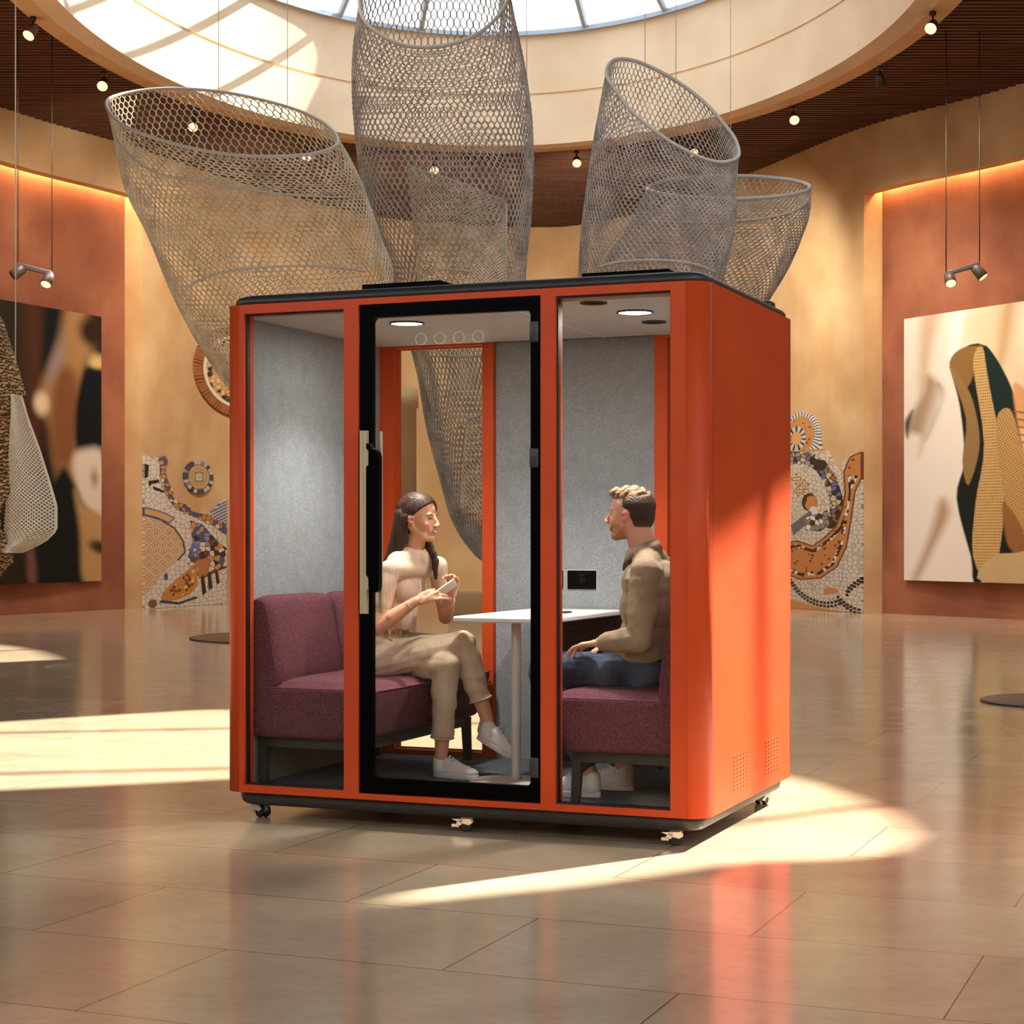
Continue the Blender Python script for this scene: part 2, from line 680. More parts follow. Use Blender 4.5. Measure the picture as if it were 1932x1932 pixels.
tL = ray_hit(268)      # far edge of the left niche
tR = ray_hit(1630)     # far edge of the right niche
tL0, tR1 = 42.0, 168.0  # near ends of the niches, out of view
# main plastered wall: the middle, the beams over the niches, the wall beyond
w = MB()
strip(w, sub(tL, tR), 0, ZC + .1, .36)
strip(w, sub(tL0, tL), 7.06, ZC + .1, .22)
strip(w, sub(tR, tR1), 6.82, ZC + .1, .22)
strip(w, sub(30, tL0), 0, ZC + .1)
strip(w, sub(tR1, 186), 0, ZC + .1)
struct(w.build('wall_back', 'plaster', fix=True))
# wall behind the camera; openings high up are added to let fill light in
w = MB()
pts = sub(186, 240)
strip(w, pts, 0, 4.2)
strip(w, pts, 7.2, ZC + .1)
for i in range(0, len(pts) - 1, 9):
    a = pts[i]
    w.box((a[0] - .18, a[1] - .18, 4.2), (a[0] + .18, a[1] + .18, 7.2))
ROOM2 = ROOM[:31]
strip(w, ROOM2, 0, 4.2)
strip(w, ROOM2, 7.2, ZC + .1)
for i in range(4, len(ROOM2) - 1, 9):
    a = ROOM2[i]
    w.box((a[0] - .18, a[1] - .18, 4.2), (a[0] + .18, a[1] + .18, 7.2))
struct(w.build('wall_front', 'plaster', fix=True))
# recessed terracotta niches
NO = offset(ROOM, 0.36)
for nm, a, b, zt in (('wall_left', tL0 - 1, tL + 1.2, 7.06), ('wall_right', tR - 1.2, tR1 + 1, 6.82)):
    w = MB()
    strip(w, sub(a, b, NO), 0, ZC + .1, .25)
    struct(w.build(nm, 'terra', fix=True))
# hidden strip lights under the beams
for nm, a, b, zt, lab in (('cove_light', tL0, tL - .05, 7.06, 'glowing warm strip light under the beam over the left terracotta niche'), ('cove_light', tR + .05, tR1, 6.82, 'glowing warm strip light under the beam over the right terracotta niche')):
    q = sub(a, b, offset(ROOM, 0.27))
    mb = MB()
    strip(mb, q, zt + .10, zt + .115, .05)
    tag(mb.build(nm, 'led', fix=True), lab, 'strip light', 'niche strip lights')

# floor, turned like the stone joints
fl = MB()
fl.add([(-40, -30, 0), (40, -30, 0), (40, 50, 0), (-40, 50, 0), (-40, -30, -.2), (40, -30, -.2), (40, 50, -.2), (-40, 50, -.2)], [(0, 1, 2, 3), (7, 6, 5, 4)])
fo = fl.build('floor', 'floor')
fo.matrix_world = PM
struct(fo)

# ceiling with openings
ZS, ZT = 7.5, 9.25
OC = (-0.3, 21.0)
OCU = []
for i in range(192):
    a = PI / 2 + 2 * PI * i / 192       # counter-clockwise from the back
    OCU.append((OC[0] + 5.0 * math.cos(a), OC[1] + (8.2 if math.sin(a) > 0 else 3.6) * math.sin(a)))
OCU = OCU[::-1]                        # clockwise
RING = offset(OCU, 0.56)
SUN = Vector((0.8, 0.6, 0.86))         # towards the sun
ZM = 7.95


def up_open(poly):
    return [(x + SUN.x / SUN.z * ZM, y + SUN.y / SUN.z * ZM) for x, y in poly]


C1 = up_open([(-.44, 6.14), (.25, 6.50), (.88, 6.95), (1.3, 7.02), (1.56, 7.2), (1.76, 7.6), (1.78, 8.3), (1.62, 9.1), (1.35, 9.9), (1.12, 9.9), (1.14, 8.60), (-.02, 7.64), (-.29, 6.42)])  # unseen roof opening shaped to throw the sun pool beside the booth
C2 = up_open([(-7.5, 7.2), (-2.5, 8.93), (-1.48, 9.32), (-.2, 9.9), (.3, 10.6), (.3, 13.6), (-1, 13.55), (-2.1, 13.15), (-3.43, 12.2), (-7.5, 10.4)])  # second unseen opening, shaped for the pool left of and behind the booth


C3 = [(2.9 * math.cos(a) + 5.0, 1.6 + 2.6 * math.sin(a)) for a in [2 * PI * k / 32 for k in range(32)]]  # unseen rooflight added to brighten the booth front and near floor


def slab_with_holes(outer, holes, z0, z1):
    mb = MB()
    for z in (z0, z1):
        bm = bmesh.new()
        for loop in [outer] + holes:
            vs = [bm.verts.new((x, y, z)) for x, y in loop]
            for i in range(len(vs)):
                bm.edges.new((vs[i], vs[(i + 1) % len(vs)]))
        bmesh.ops.triangle_fill(bm, use_beauty=True, use_dissolve=False, edges=bm.edges[:])
        bm.verts.index_update()
        mb.add([v.co[:] for v in bm.verts], [[v.index for v in f.verts] for f in bm.faces])
        bm.free()
    for loop in [outer] + holes:
        n = len(loop)
        mb.add([(x, y, z0) for x, y in loop] + [(x, y, z1) for x, y in loop], [(i, (i + 1) % n, n + (i + 1) % n, n + i) for i in range(n)])
    return mb


outer = offset(ROOM, 0.9)
ceil = slab_with_holes(outer, [offset(OCU, 0.5), C1, C2, C3], ZM, ZM + .1).build('ceiling', 'ceildark')
struct(ceil)


def xcross(C, y):
    xs = []
    for i in range(len(C)):
        a, b = C[i], C[(i + 1) % len(C)]
        if (a[1] - y) * (b[1] - y) < 0:
            xs.append(a[0] + (b[0] - a[0]) * (y - a[1]) / (b[1] - a[1]))
    return sorted(xs)


sl = MB()
y = 18.6
while y < 39:
    o_ = xcross(ROOM, y)
    if len(o_) >= 2:
        i_ = xcross(RING, y)
        segs = [(o_[0] - .1, o_[-1] + .1)] if len(i_) < 2 else [(o_[0] - .1, i_[0] + .03), (i_[-1] - .03, o_[-1] + .1)]
        for a, b in segs:
            if b - a > .02:
                sl.box((a, y, ZC - .02), (b, y + .07, ZM - .001))
    y += .15
struct(sl.build('trim_1', 'slat'))

# oculus ring, drum
def annulus(mb, A, B, z0, z1):
    n = len(A)
    for i in range(n):
        j = (i + 1) % n
        a, b, c, d = A[i], A[j], B[j], B[i]
        mb.hexa([(a[0], a[1], z0), (b[0], b[1], z0), (c[0], c[1], z0), (d[0], d[1], z0), (a[0], a[1], z1), (b[0], b[1], z1), (c[0], c[1], z1), (d[0], d[1], z1)])
    return mb


struct(annulus(MB(), offset(OCU, 0.02), RING, ZS, ZM + .1).build('trim_2', 'tanring', fix=True))
dr = MB()
annulus(dr, OCU, offset(OCU, .3), ZS - .004, 8.27)
annulus(dr, offset(OCU, .06), offset(OCU, .3), 8.27, 8.33)
annulus(dr, offset(OCU, .035), offset(OCU, .3), 8.33, ZT)
struct(dr.build('trim_3', 'cream', fix=True))
# skylight: rim, bars, panes
sk = empty('window_1', (OC[0], OC[1], ZT))
struct(sk)
A_ = offset(OCU, -.03)
rm = annulus(MB(), A_, offset(OCU, .34), ZT, ZT + .07)
rel(rm, (OC[0], OC[1], ZT)).build('window_frame', 'barmetal', sk, fix=True)
NB = 24
apex = Vector((0, 0, 2.1))
rim = [Vector((OCU[int(i * 192 / NB)][0] - OC[0], OCU[int(i * 192 / NB)][1] - OC[1], .07)) for i in range(NB)]
bars = MB()
for p in rim:
    bars.tube([p, apex], .055, 6, False)
for f_ in (.40, .68):
    loop = [p.lerp(apex, f_) for p in rim]
    bars.tube(loop, .045, 6, False, loop=True)
# unseen braces added outside the dome to cast crossing shadows on the drum
for i in range(0, NB, 3):
    if rim[i].x < .5 or rim[i].y > 6:
        continue
    a, b = rim[i] + Vector((0, 0, .5)), rim[(i + 5) % NB].lerp(apex, .45) + Vector((0, 0, .6))
    bars.tube([a, b], .11, 6, False)
bars.build('bar', 'barmetal', sk)
for i in range(NB):
    a, b = rim[i], rim[(i + 1) % NB]
    mid = (a + b) / 2
    ang = math.degrees(math.atan2(mid.y, mid.x)) % 360
    glazed = 32 < ang < 245  # the opaque sectors are added out of view to hold back the sun
    up = Vector((0, 0, .03))
    q = MB().add([a, b, apex, a + up, b + up, apex + up], [(0, 2, 1), (3, 4, 5), (0, 1, 4, 3), (1, 2, 5, 4), (2, 0, 3, 5)])
    q.build('pane' if glazed else 'sun_block_panel', 'skyglass' if glazed else 'sunblock', sk)
# bars added across the two unseen openings to stripe the sun pools
rb = MB()
for (px_, py_, L_) in ((.98, 7.9, 3.4),):
    c = Vector((px_ + SUN.x / SUN.z * (ZM + .2), py_ + SUN.y / SUN.z * (ZM + .2), ZM + .16))
    d = Vector((.8, .6, 0))
    rb.tube([c - d * L_, c + d * L_], .045, 6, False)
for k in range(1, 5, 2):
    yy = 8.3 + k * 1.05 + SUN.y / SUN.z * ZM
    rb.tube([(-1.2, yy - .9, ZM + .16), (9.5, yy + 1.2, ZM + .16)], .05, 6, False)
for k in range(2):
    xx = 2.6 + k * 3.4
    rb.tube([(xx, 12, ZM + .22), (xx + 1.5, 22, ZM + .22)], .05, 6, False)
struct(rb.build('trim_4', 'barmetal'))

# ------------------------------------------------------------------ light
sun = bpy.data.lights.new('sun', 'SUN')
sun.energy = 14.5
sun.angle = math.radians(0.9)
sun.color = (1, 0.95, 0.85)
so = bpy.data.objects.new('sun', sun)
COL.objects.link(so)
so.rotation_euler = SUN.normalized().to_track_quat('Z', 'Y').to_euler()
so.location = (20, 30, 30)
wd = bpy.data.worlds.new('world')
SC.world = wd
wd.use_nodes = True
wn, wl = wd.node_tree.nodes, wd.node_tree.links
bg = wn['Background']
bg.inputs['Color'].default_value = (0.80, 0.90, 1.0, 1)
bg.inputs['Strength'].default_value = 2.1


def area(name, loc, rot, size, power, col=(1, .8, .6), shape='SQUARE', sy=None, spread=None):
    L = bpy.data.lights.new(name, 'AREA')
    L.energy = power
    L.size = size
    L.color = col
    L.shape = shape
    if sy:
        L.size_y = sy
    if spread:
        L.spread = math.radians(spread)
    o = bpy.data.objects.new(name, L)
    COL.objects.link(o)
    o.location = loc
    o.rotation_euler = rot
    return o


def spot(name, loc, target, power, angle=60, col=(1, .72, .42), blend=.8, r=.05):
    L = bpy.data.lights.new(name, 'SPOT')
    L.energy = power
    L.spot_size = math.radians(angle)
    L.spot_blend = blend
    L.color = col
    L.shadow_soft_size = r
    o = bpy.data.objects.new(name, L)
    COL.objects.link(o)
    o.location = loc
    o.rotation_euler = (Vector(target) - Vector(loc)).to_track_quat('-Z', 'Y').to_euler()
    return o


# ------------------------------------------------------------------ spotlights on the ring
SPOTS = [(62, 32, 64, 62, -0.3, -.6, 'bronze spotlight on the ring beam, leftmost, beside the slatted ceiling'),
         (196, 134, 196, 157, .0, -1, 'bronze spotlight on the ring beam above the left net rim'),
         (365, 214, 365, 230, .1, -1, 'glowing spotlight seen through the open mouth of the left net'),
         (580, 272, 580, 286, 0, -1, 'glowing spotlight behind the right side of the left net'),
         (820, 298, 820, 312, 0, -1, 'small glowing spotlight behind the tall middle net'),
         (1088, 284, 1088, 300, 0, -1, 'glowing spotlight between the middle and right nets'),
         (1305, 264, 1305, 281, .3, -1, 'spotlight seen through the mouth of the right net'),
         (1497, 200, 1497, 218, 0, -1, 'glowing spotlight on the ring beam right of the right net'),
         (1660, 125, 1660, 140, .3, .2, 'unlit dark spotlight turned away on the right ring beam'),
         (1760, 22, 1752, 52, -.5, -.9, 'glowing spotlight high on the ring beam at the right')]
for i, (mx_, my_, lx, ly, ax, ay, lab) in enumerate(SPOTS):
    Y = (ZS - H) * FPX / (CY - my_)
    base = Vector(((mx_ - 966) / FPX * Y, Y, ZS - .004))
    r_ = empty('spotlight', base)
    tag(r_, lab, 'spotlight', 'spotlights along the oculus ring')
    k = 0.9
    MB().cyl((0, 0), .045 * k, -.05 * k, 0, 16).build('mount', 'dark', r_)
    MB().tube([(0, 0, -.04 * k), (0, 0, -.17 * k)], .012 * k, 8).build('stem', 'dark', r_)
    hd = Vector((ax, ay, -.75)).normalized()
    c0 = Vector((0, 0, -.17 * k)) - hd * .07 * k
    c1 = c0 + hd * .2 * k
    MB().tube([c0, c0 + hd * .03 * k, c1], [.04 * k, .062 * k, .085 * k], 18).build('head', 'steel' if i == 0 else 'dark', r_)
    lens = 'dark' if i == 8 else 'lampwarm'
    MB().tube([c1 + hd * .001, c1 + hd * .012], [.078 * k, .06 * k], 18).build('lens', lens, r_)

# pendant twin spots before the niches
def pendant(Yd, px0, py0, px1, py1, lab, lit):
    a, b = wp(px0, py0, Yd), wp(px1, py1, Yd)
    r_ = empty('pendant_light', (a + b) / 2)
    tag(r_, lab, 'pendant light', 'twin spot pendants before the niches')
    a_, b_ = a - r_.location, b - r_.location
    up = Vector((0, 0, .055))
    d = (b_ - a_).normalized()
    s_ = Vector((0, .05, 0))
    MB().rbox([a_ - s_ - up * .6, b_ - s_ - up * .6, b_ + s_ - up * .6, a_ + s_ - up * .6, a_ - s_ + up * .6, b_ - s_ + up * .6, b_ + s_ + up * .6, a_ + s_ + up * .6], .012, 2).build('bar', 'steel', r_)
    for p, q in ((a_, lit[0]), (b_, lit[1])):
        hd = Vector(q[:3]).normalized()
        c = p + Vector((0, -.02, -.06)) + d * (.04 if p == a_ else -.04)
        MB().tube([c - hd * .06, c - hd * .03, c + hd * .13], [.05, .068, .075], 18).build('spot_head', 'steel', r_)
        MB().tube([c + hd * .131, c + hd * .142], [.066, .05], 16).build('lens', 'lampwarm' if q[3] else 'dark', r_)
    for p in (a_, b_):
        q0 = p + Vector((0, 0, .03))
        MB().tube([q0, (q0.x, q0.y, ZC - r_.location.z)], .008, 6).build('cable', 'darkcable', r_)
    return r_


pendant(24, 34, 500, 98, 516, 'grey twin spot pendant hanging before the left terracotta niche', ((-.7, -.3, -.6, 0), (-.15, -.6, -.9, 1)))
pendant(24, 1785, 516, 1848, 499, 'dark twin spot pendant hanging before the right terracotta niche', ((0, -.7, -.8, 1), (.6, -.2, -.8, 1)))

# floor discs
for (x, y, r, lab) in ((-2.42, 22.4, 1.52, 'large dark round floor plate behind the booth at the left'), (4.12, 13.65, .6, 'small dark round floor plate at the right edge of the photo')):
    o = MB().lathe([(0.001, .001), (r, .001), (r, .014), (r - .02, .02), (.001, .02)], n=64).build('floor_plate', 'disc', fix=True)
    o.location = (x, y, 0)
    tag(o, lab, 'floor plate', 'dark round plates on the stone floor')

# column and low bench wall seen through the booth
p = wp(764, 900, 27)
o = MB().lathe([(.001, 0), (.17, 0), (.17, 3.15), (.2, 3.15), (.2, 3.42), (.001, 3.42)], n=40).build('column', 'plaster', fix=True)
o.location = (p.x, 27, 0)
tag(o, 'plastered round column seen through the back window of the booth', 'column')
o = MB().rbox(((-2.2, -.35, 0), (2.2, .35, .36)), .03, 3).build('bench', 'plaster')
o.location = (1.2, 29, 0)
tag(o, 'long low plaster bench against the back wall behind the booth', 'bench')
# lamps of the ring spotlights: they wash the walls
for (x, y), (tx, ty, tz), e in (((-5.6, 22), (-9, 26, 3), 900), ((-5.2, 25), (-6.9, 31.5, 3.6), 1100), ((-3.8, 28), (-5.4, 34.5, 4.2), 1100), ((-1.5, 29.7), (-2.2, 38, 4), 1100), ((1.2, 29.7), (1.5, 38.5, 4.2), 1100), ((2.9, 28.8), (4.6, 33.2, 4), 1100), ((4.4, 26.4), (6.2, 29, 3.4), 1100), ((5.0, 22.5), (8.3, 25, 3), 900)):
    spot('spot_lamp', (x, y, 7.15), (tx, ty, tz), e * .56, 95, (1, .88, .71), 1.0, .06)

# ------------------------------------------------------------------ the booth
pod = podthing('meeting_booth')
tag(pod, 'orange glass-fronted meeting booth on casters standing in the middle of the hall', 'booth')


def rrect(x0, y0, x1, y1, r, n=10):
    P = []
    for cx, cy, a0 in ((x1 - r, y1 - r, 0), (x0 + r, y1 - r, 90), (x0 + r, y0 + r, 180), (x1 - r, y0 + r, 270)):
        for k in range(n + 1):
            a = math.radians(a0 + 90 * k / n)
            P.append((cx + r * math.cos(a), cy + r * math.sin(a)))
    return P


ZB, ZTOP = 0.1227, 2.25
T = 0.085
R = 0.085
# shell: corner posts (rounded), side panels, front and back frames
sh = MB()
for cx, cy, a0 in ((PW - R, PD - R, 0), (R, PD - R, 90), (R, R, 180), (PW - R, R, 270)):
    poly = [(cx + R * math.cos(math.radians(a0 + 90 * k / 12)), cy + R * math.sin(math.radians(a0 + 90 * k / 12))) for k in range(13)]
    poly.append((cx, cy))
    n = len(poly)
    o_ = len(sh.v)
    sh.prism(poly, ZB, ZTOP)
    for q in range(len(sh.sm) - n, len(sh.sm) - 2):
        sh.sm[q] = True
sh.box((0, R, ZB), (.05, PD - R, ZTOP))
sh.box((PW - .05, R, ZB), (PW, PD - R, ZTOP))
XS = [(R, .108), (.597, .666), (1.496, 1.56), (2.048, PW - R)]
for a, b in XS:
    sh.box((a, 0, ZB), (b, T, ZTOP))
for a, b, z0, z1 in ((.108, .597, .156, 2.210), (.666, 1.496, .148, 2.2235), (1.56, 2.048, .151, 2.2165)):
    sh.box((a, 0, ZB), (b, T, z0))
    sh.box((a, 0, z1), (b, T, ZTOP))
# back frame: two windows, panel between
for a, b in ((R, .155), (.64, .70), (1.535, 1.60), (2.05, PW - R)):
    sh.box((a, PD - T, ZB), (b, PD, ZTOP))
for a, b in ((.155, .64), (1.60, 2.05)):
    sh.box((a, PD - T, ZB), (b, PD, .165))
    sh.box((a, PD - T, 2.192), (b, PD, ZTOP))
sh.box((.70, PD - .03, ZB), (1.535, PD, ZTOP))
sh.build('shell', 'orange', pod, fix=True)
# side panel seam lines
for v in (R + .012, PD - R - .005):
    sm_ = MB()
    sm_.box((PW - .0005, v, ZB + .005), (PW + .0006, v + .0022, ZTOP - .005))
    sm_.build('seam', 'vent', pod)
# vents: rows of round holes low on the right side
vm = noisy(mat('perforated_orange', srgb(212, 73, 26), 0.5, spec=0.3), srgb(197, 70, 21), srgb(204, 77, 25), 3)
n_, l_ = nt(vm)
tc_ = n_.new('ShaderNodeTexCoord')
vo_ = n_.new('ShaderNodeVectorMath')
vo_.operation = 'MULTIPLY'
vo_.inputs[1].default_value = (0, 5, 9)
l_.new(tc_.outputs['Generated'], vo_.inputs[0])
fr_ = n_.new('ShaderNodeVectorMath')
fr_.operation = 'FRACTION'
l_.new(vo_.outputs[0], fr_.inputs[0])
sb_ = n_.new('ShaderNodeVectorMath')
sb_.operation = 'SUBTRACT'
sb_.inputs[1].default_value = (0, .5, .5)
l_.new(fr_.outputs[0], sb_.inputs[0])
sc_ = n_.new('ShaderNodeVectorMath')
sc_.operation = 'MULTIPLY'
sc_.inputs[1].default_value = (0, 1.7, 1)
l_.new(sb_.outputs[0], sc_.inputs[0])
ln_ = n_.new('ShaderNodeVectorMath')
ln_.operation = 'LENGTH'
l_.new(sc_.outputs[0], ln_.inputs[0])
gt_ = n_.new('ShaderNodeMath')
gt_.operation = 'LESS_THAN'
gt_.inputs[1].default_value = .30
l_.new(ln_.outputs['Value'], gt_.inputs[0])
mx_ = n_.new('ShaderNodeMix')
mx_.data_type = 'RGBA'
l_.new(gt_.outputs[0], mx_.inputs[0])
old_ = n_['Principled BSDF'].inputs['Base Color'].links[0].from_socket
l_.new(old_, mx_.inputs[6])
mx_.inputs[7].default_value = srgb(70, 14, 6)
l_.new(mx_.outputs[2], n_['Principled BSDF'].inputs['Base Color'])
M['perf'] = vm
for (v0, v1, z0, z1) in ((.39, .64, .178, .330), (.92, 1.18, .182, .336)):
    MB().box((PW - .001, v0, z0), (PW + .0008, v1, z1)).build('vent', 'perf', pod)
# roof cap
rc = MB()
lay = [(.0, 0.0), (.0, .022), (.010, .036), (.026, .044), (.05, .048)]
rings = []
for ins, dz in lay:
    e = .018 + ins
    rings.append([(x, y, ZTOP + dz) for x, y in rrect(e, e, PW - e, PD - e, .09, 10)])
rc.rings(rings)
rc.build('roof_cap', 'charcoal', pod, fix=True)
# roof fan boxes
for u, v in ((.60, .16), (1.60, .20)):
    MB().rbox(((u, v, 2.298), (u + .38, v + .42, 2.334)), .006, 2).build('fan_box', 'black', pod)
MB().rbox(((2.02, 1.36, 2.298), (2.12, 1.44, 2.335)), .01, 2).build('roof_sensor', 'charcoal', pod)
# base plinth
bs = MB()
rings = []
for ins, z in ((.045, .062), (.032, .066), (.022, .078), (.018, .10), (.018, ZB)):
    e = .02 + ins
    rings.append([(x, y, z) for x, y in rrect(e, e, PW - e, PD - e, .08, 10)])
bs.rings(rings)
bs.build('base_plinth', 'charcoal', pod, fix=True)
# casters
for u, v, rot in ((.135, .12, 200), (1.123, .10, 20), (2.04, .10, 20), (2.08, 1.33, 80), (1.12, 1.38, 30), (.135, 1.36, 150)):
    c = empty('caster')
    c.parent = pod
    c.location = (u, v, 0)
    c.rotation_euler = (0, 0, math.radians(rot))
    if rot == 200:
        c.rotation_euler = (0, 0, math.radians(-25))
    for s in (-1, 1):
        w_ = MB()
        rr = [[(.0 + r * math.cos(a), yy, .027 + r * math.sin(a)) for a in [2 * PI * k / 24 for k in range(24)]] for r, yy in ((.020, s * .008), (.027, s * .010), (.027, s * .022), (.023, s * .026))]
        w_.rings(rr)
        w_.build('wheel', 'rubber', c)
    MB().prism_axis([(-.030, .03), (-.02, .062), (.022, .062), (.03, .04), (.014, .022), (-.014, .024)], -.007, .007).build('fork', 'chrome', c)
    lv = MB().prism_axis([(-.06, .056), (.018, .056), (.028, .040), (.012, .030), (-.012, .036)], -.034, -.028)
    lv.prism_axis([(-.06, .035), (-.03, .036), (-.03, .022), (-.06, .024)], -.034, -.026)
    lv.prism_axis([(-.045, .030), (-.030, .056), (-.012, .052), (-.02, .030)], -.034, .0)
    lv.build('brake_lever', 'chrome', c)

# interior lining
FZ = 0.14
MB().box((.05, .085, FZ - .012), (PW - .05, PD - .05, FZ)).build('floor_carpet', 'carpet', pod)
pc = MB().box((.05, .085, 2.203), (PW - .05, PD - .085, 2.235))
pc.build('ceiling_panel', 'podceil', pod)
MB().box((1.28, .09, 2.2005), (1.288, PD - .09, 2.2035)).build('ceiling_seam', 'white', pod)
MB().box((.051, .085, FZ), (.075, PD - .087, 2.203)).build('left_wall_felt', 'felt', pod)
MB().box((PW - .075, .085, FZ), (PW - .051, PD - .087, 2.203)).build('right_wall_felt', 'felt', pod)
MB().box((.702, PD - .055, FZ), (1.533, PD - .031, 2.203)).build('back_wall_felt', 'felt', pod)
MB().box((1.04, PD - .075, FZ), (1.533, PD - .056, .868)).build('lower_wall_panel', 'feltdark', pod)
# glazing with dark gaskets
for nm, x0, x1, z0, z1, y in (('window', .108, .597, .156, 2.210, .03), ('window', 1.56, 2.048, .151, 2.2165, .03), ('window', .155, .64, .165, 2.192, PD - .04), ('window', 1.60, 2.05, .165, 2.192, PD - .04)):
    g = .007
    gk = MB()
    ya, yb = (y - .012, y + .014) if y < .5 else (y - .004, y + .012)
    gk.box((x0, ya, z0), (x0 + g, yb, z1))
    gk.box((x1 - g, ya, z0), (x1, yb, z1))
    gk.box((x0 + g, ya, z0), (x1 - g, yb, z0 + g))
    gk.box((x0 + g, ya, z1 - g), (x1 - g, yb, z1))
    wo = gk.build('window_gasket', 'gasket' if y < .5 else 'orange', pod, fix=True)
    MB().box((x0 + .004, y, z0 + .004), (x1 - .004, y + .008, z1 - .004)).build('pane', 'podglass', wo)
# door
door = MB()
X0, X1, Z0, Z1 = .670, 1.4925, .153, 2.2195
GX0, GX1, GZ0, GZ1 = .7265, 1.450, .216, 2.167


def frame_mesh(mb, x0, x1, z0, z1, gx0, gx1, gz0, gz1, y0, y1, r=.022, n=6):
    """rectangular frame whose inner opening has rounded corners"""
    inner = [(x, z) for x, z in rrect(gx0, gz0, gx1, gz1, r, n)]
    k = len(inner)
    outer = []
    for idx, (x, z) in enumerate(inner):
        q = idx // (n + 1)
        outer.append([(x1, z1), (x0, z1), (x0, z0), (x1, z0)][q])
    vs = [(x, y0, z) for x, z in inner] + [(x, y0, z) for x, z in outer] + [(x, y1, z) for x, z in inner] + [(x, y1, z) for x, z in outer]
    fs = []
    for i in range(k):
        j = (i + 1) % k
        fs += [(i, j, k + j, k + i), (2 * k + i, 3 * k + i, 3 * k + j, 2 * k + j), (i, 2 * k + i, 2 * k + j, j), (k + i, k + j, 3 * k + j, 3 * k + i)]
    return mb.add(vs, fs)


frame_mesh(door, X0, X1, Z0, Z1, GX0, GX1, GZ0, GZ1, .006, .042)
d_o = door.build('door', 'black', pod, fix=True)
MB().box((GX0 - .01, .018, GZ0 - .01), (GX1 + .01, .028, GZ1 + .01)).build('pane', 'podglass', d_o)
# handle bar, seen face-on, with a thicker block near each end
hb = MB().prism_axis([(.684, .912), (.716, .912), (.716, 1.012), (.728, 1.022), (.728, 1.06), (.716, 1.075), (.716, 1.535), (.728, 1.545), (.728, 1.60), (.716, 1.61), (.716, 1.687), (.684, 1.687)], -.022, -.001)
hb.build('handle', 'gold', d_o, fix=True)
gp = [(.7285, 1.03), (.735, 1.005), (.762, 1.003), (.772, 1.012), (.776, 1.03), (.776, 1.575), (.770, 1.595), (.758, 1.607), (.742, 1.612), (.736, 1.625), (.7275, 1.632), (.7175, 1.632), (.7175, 1.612), (.7285, 1.60), (.7285, 1.543), (.7175, 1.532), (.7175, 1.078), (.7285, 1.062)]
gm = MB().prism_axis(gp, -.030, .004)
gm.build('grip_plate', 'black', d_o, fix=True)
MB().rbox(((.738, .048, .912), (.752, .062, 1.687)), .002, 2).build('inner_handle', 'gold', d_o)
for z0, z1 in ((2.033, 2.119), (1.521, 1.60), (.253, .335)):
    MB().rbox(((1.448, -.004, z0), (1.487, .05, z1)), .004, 2).build('hinge', 'charcoal', d_o)
for k in range(4):
    u = .951 + .087 * k
    a = [2 * PI * t / 40 for t in range(40)]
    MB().tube([(u + .0245 * math.cos(t), .0165, 2.068 + .0245 * math.sin(t)) for t in a], .0013, 5, loop=True).build('etched_ring', 'etch', d_o)
# ceiling fittings
for u, v in ((.655, .504), (1.735, .505)):
    dn = MB().lathe([(.078, 2.203), (.080, 2.197), (.074, 2.195), (.070, 2.203)], (u, v), 48).build('downlight', 'charcoal', pod)
    MB().lathe([(.001, 2.1975), (.070, 2.1975), (.070, 2.2025), (.001, 2.2025)], (u, v), 48).build('lens', 'lampwhite', dn)
for u, v in ((1.672, .150), (1.70, .883)):
    rg = MB().lathe([(.056, 2.203), (.058, 2.198), (.052, 2.197), (.051, 2.203)], (u, v), 40)
    rg.build('ceiling_speaker', 'charcoal', pod)
# sockets
for a, b in ((1.082, 1.232), (1.0, 1.062)):
    s_ = MB().rbox(((a, PD - .062, .982), (b, PD - .0552, 1.074)), .002, 2).build('power_outlet', 'black', pod)
    c = (a + b) / 2
    q = MB()
    q.box((c - .012, PD - .0632, 1.05), (c + .012, PD - .0621, 1.053))
    q.box((c - .002, PD - .0632, 1.01), (c, PD - .0621, 1.04))
    q.box((c + .012, PD - .0632, 1.02), (c + .014, PD - .0621, 1.04))
    q.build('socket_slots', 'charcoal', s_)
    fr_ = MB()
    frame_mesh(fr_, a - .0035, b + .0035, .9785, 1.0775, a, b, .982, 1.074, PD - .058, PD - .0551, .003, 2)
    fr_.build('outlet_trim', 'etch', s_, fix=True)
# interior lamps under the downlights
for (u, v) in ((.655, .504), (1.735, .505)):
    spot('downlight_lamp', PM @ Vector((u, v, 2.19)), PM @ Vector((u, v, 0)), 80, 118, (1, .97, .92), .75, .06)
    area('downlight_lamp', PM @ Vector((u, v, 2.19)), (0, 0, 0), .12, 4, (1, .97, .92), 'DISK')

